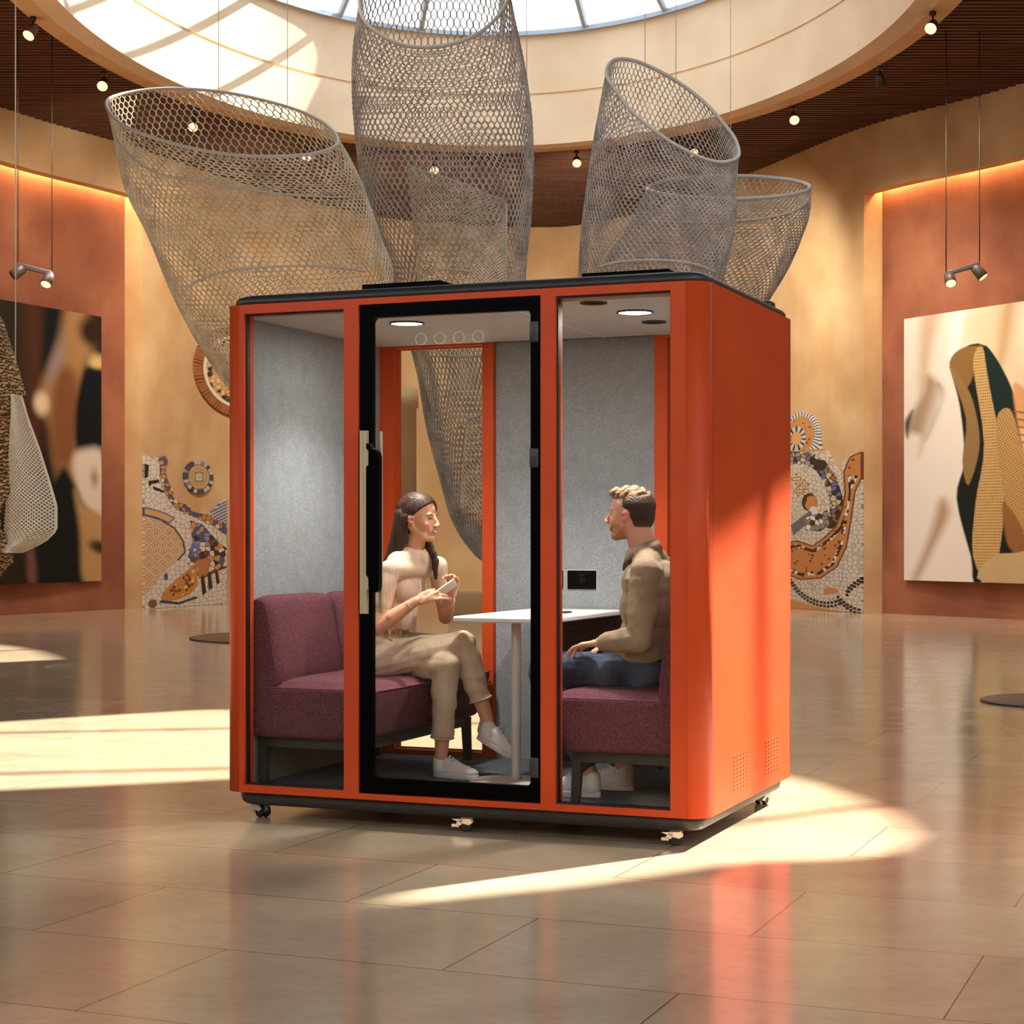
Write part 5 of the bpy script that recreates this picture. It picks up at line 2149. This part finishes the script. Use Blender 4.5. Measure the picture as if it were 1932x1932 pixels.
def skin_paint(me, hd, base_c, lip_c, brow_c, brow_x=(.0), stubble=None, fem=False):
    c = get_co(me)
    q = hd.local(c)
    x, y, z = q[:, 0], q[:, 1], q[:, 2]
    n = len(c)
    col = np.tile(lin(*base_c), (n, 1))
    onh = (np.abs(x) < .16) & (z > -.14) & (np.abs(y) < .12)
    def mix(m, cc):
        m = np.clip(m, 0, 1)[:, None]
        col[:] = col + (lin(*cc) - col) * m
    if stubble is not None:
        m = sm(-z, .030, .060) * (x > -.02) * (z > -.125) * sm(x, -.02, .02) * onh
        m *= 1 - (np.hypot(y / .022, (z + .055) / .008) < 1)
        m = np.maximum(m, (x > .08) * (np.abs(z + .043) < .006) * (np.abs(y) < .03) * .7)
        mix(m * .8, stubble)
    # cheeks, nose, ear blush; shade painted into the ear hollow
    for sy in (-1, 1):
        mix(.25 * np.exp(-((x - .06) ** 2 + (y - .045 * sy) ** 2 + (z + .03) ** 2) / .022 ** 2), (206, 120, 96))
        mix(.3 * (np.abs(y) > .072) * onh * (z < .03) * (z > -.05), (206, 112, 92))
        mix(.75 * np.exp(-((x - .004) ** 2 + (z + .004) ** 2) / .0075 ** 2) * (y * sy > .06), (150, 78, 62))
        # brows
        t = (y * sy - .014) / .034
        zc = .026 + .007 * np.sin(np.clip(t, 0, 1) * PI * .8) - .002 * t
        mix(((x > .05) & (t > 0) & (t < 1)) * sm(-np.abs(z - zc), -.0055, -.0030) * .0, brow_c)
        # lower lid shade
    mix(((x > .078) & (np.abs(y) < .023)) * sm(-np.abs(z + .0505), -.007, -.004) * (.0 if fem else .5), lip_c)
    mix(((x > .074) & (np.abs(y) < .021)) * sm(-np.abs(z + .0655), -.0065, -.004) * (.0 if fem else .5), lip_c)
    if False:
        mix(((x > .076) & (np.abs(y) < .026)) * sm(-np.abs(z + .0485), -.004, -.0022) * .85, lip_c)
    # nostrils
    for sy in (-1, 1):
        mix(np.exp(-((x - .104) ** 2 + (y - .0065 * sy) ** 2 + (z + .0365) ** 2) / .0035 ** 2), (96, 46, 36))
    set_col(me, col)


def wrinkles(me, amp, freq, seed=0):
    c = get_co(me)
    me.update()
    n = np.empty(len(me.vertices) * 3)
    me.vertices.foreach_get('normal', n)
    n = n.reshape(-1, 3)
    d = np.array([noise.noise(Vector((p[0] * freq[0] + seed, p[1] * freq[1], p[2] * freq[2]))) for p in c])
    c += n * (amp * d)[:, None]
    set_co(me, c)


# ---- woman -----------------------------------------------------------------
wb = (.42, .60, .60)
W = podthing('person', wb)
tag(W, 'smiling woman with long brown hair, beige top and cream trousers holding a phone', 'person')
WH = Head((.672, .60, 1.318), (1, -.06, -.02), (-.02, 0, 1), .97, True)
pel, chest = Vector((.465, .61, .675)), Vector((.565, .60, 1.02))
shN, shF = Vector((.600, .445, 1.090)), Vector((.690, .765, 1.100))
elN, elF = Vector((.575, .375, .835)), Vector((.705, .820, .865))
wrN, wrF = Vector((.735, .430, .952)), Vector((.805, .640, .958))
hipN, hipF = Vector((.475, .515, .670)), Vector((.475, .70, .665))
knN, anN = Vector((.845, .70, .745)), Vector((.945, .748, .405))     # crossed leg
knF, anF = Vector((.800, .615, .655)), Vector((.762, .645, .250))    # standing leg


def torsoF(mb, g):
    mb.blob(pel + Vector((.015, 0, 0)), (.092 + g, .155 + g, .082 + g), Euler((0, math.radians(12), 0)).to_matrix())
    mb.blob((.475, .605, .80), (.085 + g, .125 + g, .11 + g))
    mb.blob((.520, .60, .90), (.088 + g, .120 + g, .11 + g))
    Rc = Euler((0, math.radians(14), math.radians(-18))).to_matrix()
    mb.blob(chest, (.088 + g, .134 + g, .125 + g), Rc)
    mb.blob((.578, .60, .90), (.058 + g, .10 + g, .10 + g))
    mb.blob((.552, .60, .955), (.086 + g, .128 + g, .165 + g), Euler((0, math.radians(16), math.radians(-12))).to_matrix())
    mb.blob((.54, .60, .965), (.088 + g, .128 + g, .10 + g))
    for b_ in ((.600, .548, 1.0), (.618, .650, 1.005)):
        mb.blob(b_, (.052 + g, .058 + g, .064 + g))
    mb.blob((.555, .60, .93), (.072 + g, .105 + g, .10 + g))
    mb.cap(shN, shF, .038 + g, .038 + g)
    mb.cap((.60, .53, 1.115), (.645, .60, 1.155), .045 + g, .044 + g)
    mb.cap((.67, .68, 1.115), (.645, .60, 1.155), .045 + g, .044 + g)


mb = MB()
torsoF(mb, 0)
mb.cap((.632, .60, 1.12), (.655, .60, 1.235), .050, .047)
WH.add(mb)
mb.cap(shN, elN, .038, .033)
mb.cap(elN, elN.lerp(wrN, .35), .035, .036, .9)
mb.cap(elN.lerp(wrN, .35), wrN, .036, .021)
mb.cap(shF, elF, .038, .033)
mb.cap(elF, elF.lerp(wrF, .35), .035, .035)
mb.cap(elF.lerp(wrF, .35), wrF, .035, .021)
fN = Vector((.79, .50, .50)).normalized()
hand(mb, wrN, (.86, .30, .36), (.05, .9, -.25), [(.25, .5, .35), (.45, .55, .4), (.6, .6, .4), (.75, .6, .4)], .92, left=False, tdir=(.75, .25, .65))
hand(mb, wrF, (.30, -.10, .95), (-.1, -.95, .05), [(.5, .7, .4), (.55, .75, .4), (.6, .75, .4), (.65, .75, .4)], .92, left=True, tdir=(-.2, -.35, .95))
for h_, k_, a_ in ((hipN, knN, anN), (hipF, knF, anF)):
    mb.cap(h_, k_, .070, .044)
    mb.cap(k_, k_.lerp(a_, .35), .044, .044)
    mb.cap(k_.lerp(a_, .35), a_, .044, .031)
    hl_, tl_ = ((.925, .750, .352), (1.075, .730, .290)) if a_ is anN else ((.745, .652, FZ + .045), (.90, .634, FZ + .036))
    mb.cap(a_, hl_, .031, .028)
    mb.cap(hl_, tl_, .028, .020)
me = mb.fused(.0042, 5)
c = get_co(me)
WH.shape(c)
set_co(me, c)
skin_paint(me, WH, (218, 160, 126), (188, 92, 76), (74, 46, 34), fem=True)
qW = WH.local(get_co(me))
relmesh(me, wb)
link_mesh('body', me, 'skinF', W)
WH.eyes(W, wb, qW, 'irisbrown', 'browF', .85)
T9 = [k / 6 - 1 for k in range(13)]
WH.strip(W, wb, qW, [(.0235 * t, -.0525 + .0065 * t * t) for t in T9], .0026, 'upper_lip', 'lips', -.0008)
WH.strip(W, wb, qW, [(.0205 * t, -.0575 + .0070 * t * t) for t in T9], .0042, 'teeth', 'teeth', -.0022)
WH.strip(W, wb, qW, [(.0225 * t, -.0635 + .0130 * t * t) for t in T9], .0034, 'lower_lip', 'lips', -.0010)

# hair
mb = MB()
def hb_(p, r, rot=None):
    WH.b(mb, p, r, rot)
hb_((-.014, 0, .038), (.103, .0805, .093))
hb_((-.045, 0, .0), (.078, .080, .090))
# back curtain
for i in range(11):
    t = i / 10
    a = math.radians(-62 + 150 * t)
    y_ = .066 * math.sin(a)
    x_ = -.045 - .045 * math.cos(a)
    p0 = WH.w((x_, y_, .02))
    p1 = p0 + Vector((-.022, -.006, -.12))
    p2 = p0 + Vector((-.060 if y_ < .03 else -.02, -.020, -.215))
    mb.cap(p0, p1, .026, .025)
    mb.cap(p1, p2, .025, .012)
# near side behind the ear onto the shoulder
for i in range(7):
    t = i / 6
    p0 = WH.w((-.030 - .018 * t, -.074 + .003 * t, .01))
    p1 = p0 + Vector((-.010 - .01 * t, .0, -.11))
    p2 = p1 + Vector((-.030 - .035 * t, -.01, -.085))
    mb.cap(p0, p1, .014, .016, .8)
    mb.cap(p1, p2, .016, .006, .8)
# far side in front of the shoulder, down the chest
for i in range(8):
    t = i / 7
    p0 = WH.w((-.035 + .022 * t, .070, .0))
    p1 = Vector((.690 + .024 * t, .672 - .012 * t, 1.175))
    p2 = Vector((.735 + .030 * t, .668 - .03 * t, 1.080))
    p3 = Vector((.752 + .020 * t, .655 - .03 * t, .985 + .01 * math.sin(i * 2)))
    mb.cap(p0, p1, .016, .018)
    mb.cap(p1, p2, .018, .016)
    mb.cap(p2, p3, .016, .005)
me = mb.fused(.0042, 6)
c = get_co(me)
q = WH.local(c)
# hairline: the hair dives under the skin in front of the face and round the ear
hl = .084 - 24 * q[:, 1] ** 2
m1 = sm(q[:, 0], .020, .032) * sm(hl - q[:, 2], -.004, .006)
m2 = sm(q[:, 0], -.030, -.020) * sm(.020 - q[:, 2] + .9 * (q[:, 0] - .01), -.004, .006) * (q[:, 2] > -.11) * (np.abs(q[:, 1]) < .10) * (q[:, 1] < 0)
m2 = np.maximum(m2, sm(q[:, 0], -.012, .0) * sm(.020 - q[:, 2], -.004, .006) * (q[:, 2] > -.075) * (q[:, 1] > 0) * (q[:, 1] < .10))
mk = np.clip(np.maximum(m1, m2), 0, 1)[:, None]
cen = np.array(WH.w((-.02, 0, .0)))
c = c + (cen - c) * mk * .20
# centre parting and strand relief
gr = np.exp(-(q[:, 1] / .0035) ** 2) * (q[:, 2] > .085)
ang = np.arctan2(q[:, 1], q[:, 0] + .03)
d = (.0013 * np.sin(ang * 52 + q[:, 2] * 16) + .0008 * np.sin(ang * 97 + q[:, 2] * 31)) * (q[:, 2] < .11) - .003 * gr
me.update()
n_ = np.empty(len(me.vertices) * 3)
me.vertices.foreach_get('normal', n_)
c += n_.reshape(-1, 3) * d[:, None]
set_co(me, c)
relmesh(me, wb)
link_mesh('hair', me, 'hairF', W)

# knitted top
mb = MB()
torsoF(mb, .012)
mb.cap((.634, .60, 1.13), (.643, .60, 1.166), .0515, .0500)
mb.cap(shN, shN.lerp(elN, .62), .046, .043)
mb.cap(shF, shF.lerp(elF, .62), .046, .043)
me = mb.fused(.005, 34)
wrinkles(me, .004, (16, 16, 9), 3)
bm = bmesh.new()
bm.from_mesh(me)
# hem, collar and sleeve ends cut clean
bmesh.ops.bisect_plane(bm, geom=bm.verts[:] + bm.edges[:] + bm.faces[:], plane_co=(.50, .6, .828), plane_no=(-.10, 0, -1), clear_outer=True)
bm.to_mesh(me)
bm.free()
relmesh(me, wb)
o = link_mesh('top', me, 'knit', W)
# neckband
nb = [(.640 + .0545 * math.cos(a), .60 + .0545 * math.sin(a), 1.172 - .015 * math.cos(a)) for a in [2 * PI * i / 40 for i in range(40)]]
rel(MB().tube(nb, .0032, 6, loop=True), wb).build('neckband', 'knit', o)
# trousers
mb = MB()
mb.blob(pel + Vector((.012, 0, 0)), (.098, .168, .092), Euler((0, math.radians(12), 0)).to_matrix())
mb.blob((.486, .605, .775), (.104, .140, .125))
for h_, k_, a_, t in ((hipN, knN, anN, .72), (hipF, knF, anF, .80)):
    mb.cap(h_, k_, .092, .066)
    mb.cap(k_, k_.lerp(a_, .3), .064, .060)
    mb.cap(k_.lerp(a_, .3), k_.lerp(a_, t), .060, .050)
me = mb.fused(.005, 5)
wrinkles(me, .008, (11, 14, 22), 8)
bm = bmesh.new()
bm.from_mesh(me)
bmesh.ops.bisect_plane(bm, geom=bm.verts[:] + bm.edges[:] + bm.faces[:], plane_co=(.48, .6, .840), plane_no=(0, 0, 1), clear_outer=True)
for k_, a_, t in ((knN, anN, .74), (knF, anF, .82)):
    d_ = (a_ - k_).normalized()
    p_ = k_.lerp(a_, t)
    g = [f for f in bm.faces if (f.calc_center_median() - p_).length < .14]
    gg = set(g)
    ge = {e for f in g for e in f.edges}
    gv = {v for f in g for v in f.verts}
    bmesh.ops.bisect_plane(bm, geom=list(gv) + list(ge) + list(gg), plane_co=p_, plane_no=d_, clear_outer=True)
bm.to_mesh(me)
bm.free()
relmesh(me, wb)
o = link_mesh('trousers', me, 'trousers', W)
for k_, a_, t, r_ in ((knN, anN, .735, .052), (knF, anF, .815, .0525)):
    d_ = (a_ - k_).normalized()
    p_ = k_.lerp(a_, t)
    x_ = d_.cross(Vector((0, 1, 0))).normalized()
    y_ = d_.cross(x_)
    rel(MB().tube([p_ + (x_ * math.cos(a) + y_ * math.sin(a)) * r_ for a in [2 * PI * i / 30 for i in range(30)]], .0038, 6, loop=True), wb).build('cuff', 'trousers', o)
pk = MB()
pk.tube([(.545, .500, .812), (.565, .510, .790), (.572, .53, .762)], .003, 5)
pk.tube([(.500, .470, .822), (.505, .468, .800), (.506, .47, .782)], .0045, 5)
rel(pk, wb).build('pocket_seam', 'trousers', o)
# belt
bl = [(.488 + .108 * math.cos(a), .605 + .142 * math.sin(a), .824 - .006 * math.cos(a)) for a in [2 * PI * i / 60 for i in range(60)]]
m_ = MB()
rings = [[(x, y, z + dz) for x, y, z in bl] for dz in (-.016, .016)]
m_.rings([[(x, y, z - .015) for x, y, z in bl], [(.483 + (x - .483) * 1.03, .605 + (y - .605) * 1.03, z - .012) for x, y, z in bl], [(.483 + (x - .483) * 1.03, .605 + (y - .605) * 1.03, z + .012) for x, y, z in bl], [(x, y, z + .015) for x, y, z in bl]], cap=False)
for i in range(5):
    a = math.radians(-42 + 14 * i)
    m_.blob((.483 + .110 * math.cos(a), .605 + .152 * math.sin(a), .806 + .006 * (i % 2)), (.006, .014, .016))
rel(m_, wb).build('belt', 'belt', W)
# bracelets
for a_, b_, t in ((elN, wrN, .82), (elF, wrF, .86), (elF, wrF, .92)):
    d_ = (b_ - a_).normalized()
    p_ = a_.lerp(b_, t)
    x_ = d_.cross(Vector((0, 0, 1))).normalized()
    y_ = d_.cross(x_)
    rel(MB().tube([p_ + (x_ * math.cos(q) + y_ * math.sin(q)) * .0262 for q in [2 * PI * i / 30 for i in range(30)]], .0016, 5, loop=True), wb).build('bracelet', 'gold', W)
shoe(W, wb, (.712, .655, FZ + .002), (.96, .625, FZ + .002), (0, 0, 1), .245)
shoe(W, wb, (.885, .755, .318), (1.105, .725, .225), (.36, -.06, .93), .245)
# phone
pb = (.838, .530, 1.006)
P_ = podthing('phone', pb)
tag(P_, 'slim pale phone held in the woman\'s hands', 'phone')
Rp = basis((.62, .35, .50), (-.5, .30, .7))
vs8 = []
for z in (-.0045, .0045):
    for x, y in ((-.052, -.032), (.052, -.032), (.052, .032), (-.052, .032)):
        vs8.append(tuple(Rp @ Vector((x, y, z))))
MB().rbox(vs8, .004, 3).build('case', 'screen', P_)
vs8 = []
for z in (.0046, .0052):
    for x, y in ((-.048, -.028), (.030, -.028), (.030, .028), (-.048, .028)):
        vs8.append(tuple(Rp @ Vector((x, y, z))))
MB().hexa(vs8).build('display', 'black', P_)

# ---- man -------------------------------------------------------------------
mbs = (1.80, .47, .60)
G = podthing('person', mbs)
tag(G, 'man with short fair hair and light beard in a khaki shirt, jeans and pale sneakers', 'person')
GH = Head((1.722, .475, 1.330), (-1, .02, .02), (.06, 0, 1), 1.02, False)
pel = Vector((1.80, .47, .675))
shN, shF = Vector((1.845, .300, 1.085)), Vector((1.835, .645, 1.085))
elN, elF = Vector((1.845, .235, .815)), Vector((1.815, .72, .82))
wrN, wrF = Vector((1.660, .275, .795)), Vector((1.64, .60, .79))
hipN, hipF = Vector((1.80, .375, .668)), Vector((1.80, .565, .668))
knN, anN = Vector((1.375, .345, .665)), Vector((1.600, .305, .245))
knF, anF = Vector((1.375, .61, .665)), Vector((1.665, .56, .245))


def torsoM(mb, g):
    mb.blob(pel, (.120 + g, .165 + g, .088 + g))
    mb.blob((1.805, .47, .80), (.112 + g, .150 + g, .13 + g))
    mb.blob((1.815, .47, .94), (.115 + g, .162 + g, .13 + g))
    mb.blob((1.822, .47, 1.04), (.112 + g, .165 + g, .10 + g))
    mb.cap(shN, shF, .052 + g, .052 + g)
    for y in (.38, .56):
        mb.cap((1.828, y, 1.105), (1.800, .47, 1.165), .050 + g, .050 + g)


mb = MB()
torsoM(mb, 0)
mb.cap((1.800, .47, 1.13), (1.765, .47, 1.25), .060, .057)
GH.add(mb)
for s_, e_, w_ in ((shN, elN, wrN), (shF, elF, wrF)):
    mb.cap(s_, e_, .048, .040)
    mb.cap(e_, e_.lerp(w_, .3), .041, .041)
    mb.cap(e_.lerp(w_, .3), w_, .041, .026)
hand(mb, wrN, (-.97, .22, -.12), (-.25, .1, -.95), [(.18, .45, .35), (.2, .5, .4), (.22, .5, .4), (.26, .5, .4)], 1.0, left=True, tdir=(-.7, .6, -.2))
hand(mb, wrF, (-.90, -.2, -.35), (-.25, .0, -.95), [(.10, .35, .3), (.12, .4, .3), (.15, .4, .3), (.2, .4, .3)], 1.05, left=False)
for h_, k_, a_ in ((hipN, knN, anN), (hipF, knF, anF)):
    mb.cap(h_, k_, .072, .048)
    mb.cap(k_, k_.lerp(a_, .35), .048, .046)
    mb.cap(k_.lerp(a_, .35), a_, .046, .034)
    mb.cap(a_, (a_.x + .01, a_.y, FZ + .05), .034, .030)
    mb.cap((a_.x + .01, a_.y, FZ + .05), (a_.x - .13, a_.y, FZ + .038), .030, .023)
me = mb.fused(.0044, 5)
c = get_co(me)
GH.shape(c)
set_co(me, c)
skin_paint(me, GH, (214, 160, 134), (184, 110, 92), (120, 86, 58), stubble=(158, 98, 58))
qG = GH.local(get_co(me))
relmesh(me, mbs)
link_mesh('body', me, 'skinM', G)
GH.eyes(G, mbs, qG, 'irisblue', 'browM', .95)
# hair: cropped sides, longer wavy top
mb = MB()
def gb_(p, r, rot=None):
    GH.b(mb, p, r, rot)
gb_((-.026, 0, .036), (.086, .0780, .082))
gb_((-.050, 0, .004), (.058, .071, .075))
gb_((-.006, 0, .078), (.084, .066, .046))
gb_((.056, 0, .092), (.030, .046, .024))
gb_((.074, .004, .094), (.018, .034, .016))
me = mb.fused(.0036, 5)
c = get_co(me)
q = GH.local(c)
# keep the face, temples and ears clear
hl = .070 - 6 * q[:, 1] ** 2
m1 = sm(q[:, 0], .022, .032) * sm(hl - q[:, 2], -.003, .004)
m2 = sm(q[:, 0], -.022, -.012) * sm(.020 - q[:, 2] + .6 * (q[:, 0] + .01), -.003, .005) * (np.abs(q[:, 1]) > .03)
m3 = sm(-q[:, 2], .052, .064)
mk = np.clip(np.maximum(np.maximum(m1, m2), m3), 0, 1)[:, None]
c = c + (np.array(GH.w((-.015, 0, .0))) - c) * mk * .2
me.update()
n_ = np.empty(len(me.vertices) * 3)
me.vertices.foreach_get('normal', n_)
ww_ = np.sin(q[:, 0] * 150 + 2.2 * np.sin(q[:, 1] * 60) + q[:, 2] * 90) + .6 * np.sin(q[:, 0] * 260 - q[:, 1] * 190)
topm = sm(q[:, 2], .070, .088)
c += n_.reshape(-1, 3) * (.0030 * ww_ * topm)[:, None]
set_co(me, c)
me.update()
col = np.tile(lin(56, 36, 25), (len(c), 1))
t = sm(q[:, 2] + .1 * np.abs(q[:, 1]) + .2 * q[:, 0], .055, .090)[:, None]
ww = np.clip(.5 + .35 * ww_, 0, 1)[:, None]
top = lin(168, 132, 92) * ww + lin(92, 64, 42) * (1 - ww)
col = col * (1 - t) + top * t
low = sm(-q[:, 2], .02, .06)[:, None]
col = col * (1 - low) + lin(112, 74, 52) * low
set_col(me, col)
relmesh(me, mbs)
link_mesh('hair', me, 'hairM', G)
# shirt
mb = MB()
torsoM(mb, .012)
mb.blob((1.80, .47, .74), (.142, .182, .085))
for s_, e_, w_ in ((shN, elN, wrN), (shF, elF, wrF)):
    mb.cap(s_, e_, .066, .056)
    mb.cap(e_, e_.lerp(w_, .4), .056, .053)
    mb.cap(e_.lerp(w_, .4), e_.lerp(w_, .86), .053, .042)
me = mb.fused(.005, 4)
wrinkles(me, .006, (9, 9, 20), 5)
wrinkles(me, .003, (26, 12, 30), 9)
bm = bmesh.new()
bm.from_mesh(me)
bmesh.ops.bisect_plane(bm, geom=bm.verts[:] + bm.edges[:] + bm.faces[:], plane_co=(1.80, .47, .690), plane_no=(.35, 0, -1), clear_outer=True)
bm.to_mesh(me)
bm.free()
relmesh(me, mbs)
o = link_mesh('shirt', me, 'shirt', G)
# collar, standing and folded
cl = MB()
ring1, ring2, ring3 = [], [], []
N_ = 44
for i in range(N_ + 1):
    a = math.radians(-178 + 356 * i / N_) + 0
    # a = 0 at the nape (+x)
    op = abs(math.degrees(a)) / 180
    cx, cy = 1.788, .47
    rx, ry = .070, .066
    zt_ = 1.228 - .072 * op ** 1.3
    ring1.append((cx + (rx - .004) * math.cos(a) - .004, cy + (ry - .004) * math.sin(a), zt_ - .028))
    ring2.append((cx + rx * math.cos(a) - .010, cy + ry * math.sin(a), zt_))
    drop = .036 + .030 * op ** 3
    ring3.append((cx + (rx + .008 + .010 * op) * math.cos(a) - .004, cy + (ry + .009) * math.sin(a), zt_ - drop))
cl.rings([ring1, ring2, ring3], closed=False, cap=False)
c_o = rel(cl, mbs).build('collar', 'shirt', o)
sd = c_o.modifiers.new('s', 'SOLIDIFY')
sd.thickness = .004
# yoke and sleeve seams, cuff button
d_ = (wrN - elN).normalized()
p_ = elN.lerp(wrN, .86)
x_ = d_.cross(Vector((0, 0, 1))).normalized()
y_ = d_.cross(x_)
m_ = MB()
m_.rings([[p_ + d_ * dd_ + (x_ * math.cos(a) + y_ * math.sin(a)) * r for a in [2 * PI * i / 28 for i in range(28)]] for dd_, r in ((-.045, .043), (-.04, .0455), (.0, .042), (.006, .037), (.0, .034))], cap=False)
m_.blob(p_ + d_ * -.02 - Vector((0, .042, .0)), .005)
rel(m_, mbs).build('cuff', 'shirt', o)
# jeans
mb = MB()
mb.blob(pel, (.128, .175, .095))
for h_, k_, a_ in ((hipN, knN, anN), (hipF, knF, anF)):
    mb.cap(h_, k_, .092, .066)
    mb.cap(k_, k_.lerp(a_, .3), .066, .064)
    mb.cap(k_.lerp(a_, .3), k_.lerp(a_, .90), .064, .050)
me = mb.fused(.005, 5)
wrinkles(me, .009, (13, 13, 20), 2)
relmesh(me, mbs)
link_mesh('jeans', me, 'jeans', G)
shoe(G, mbs, (1.655, .308, FZ + .002), (1.40, .300, FZ + .002), (0, 0, 1), .275)
shoe(G, mbs, (1.722, .558, FZ + .002), (1.47, .565, FZ + .002), (0, 0, 1), .275)
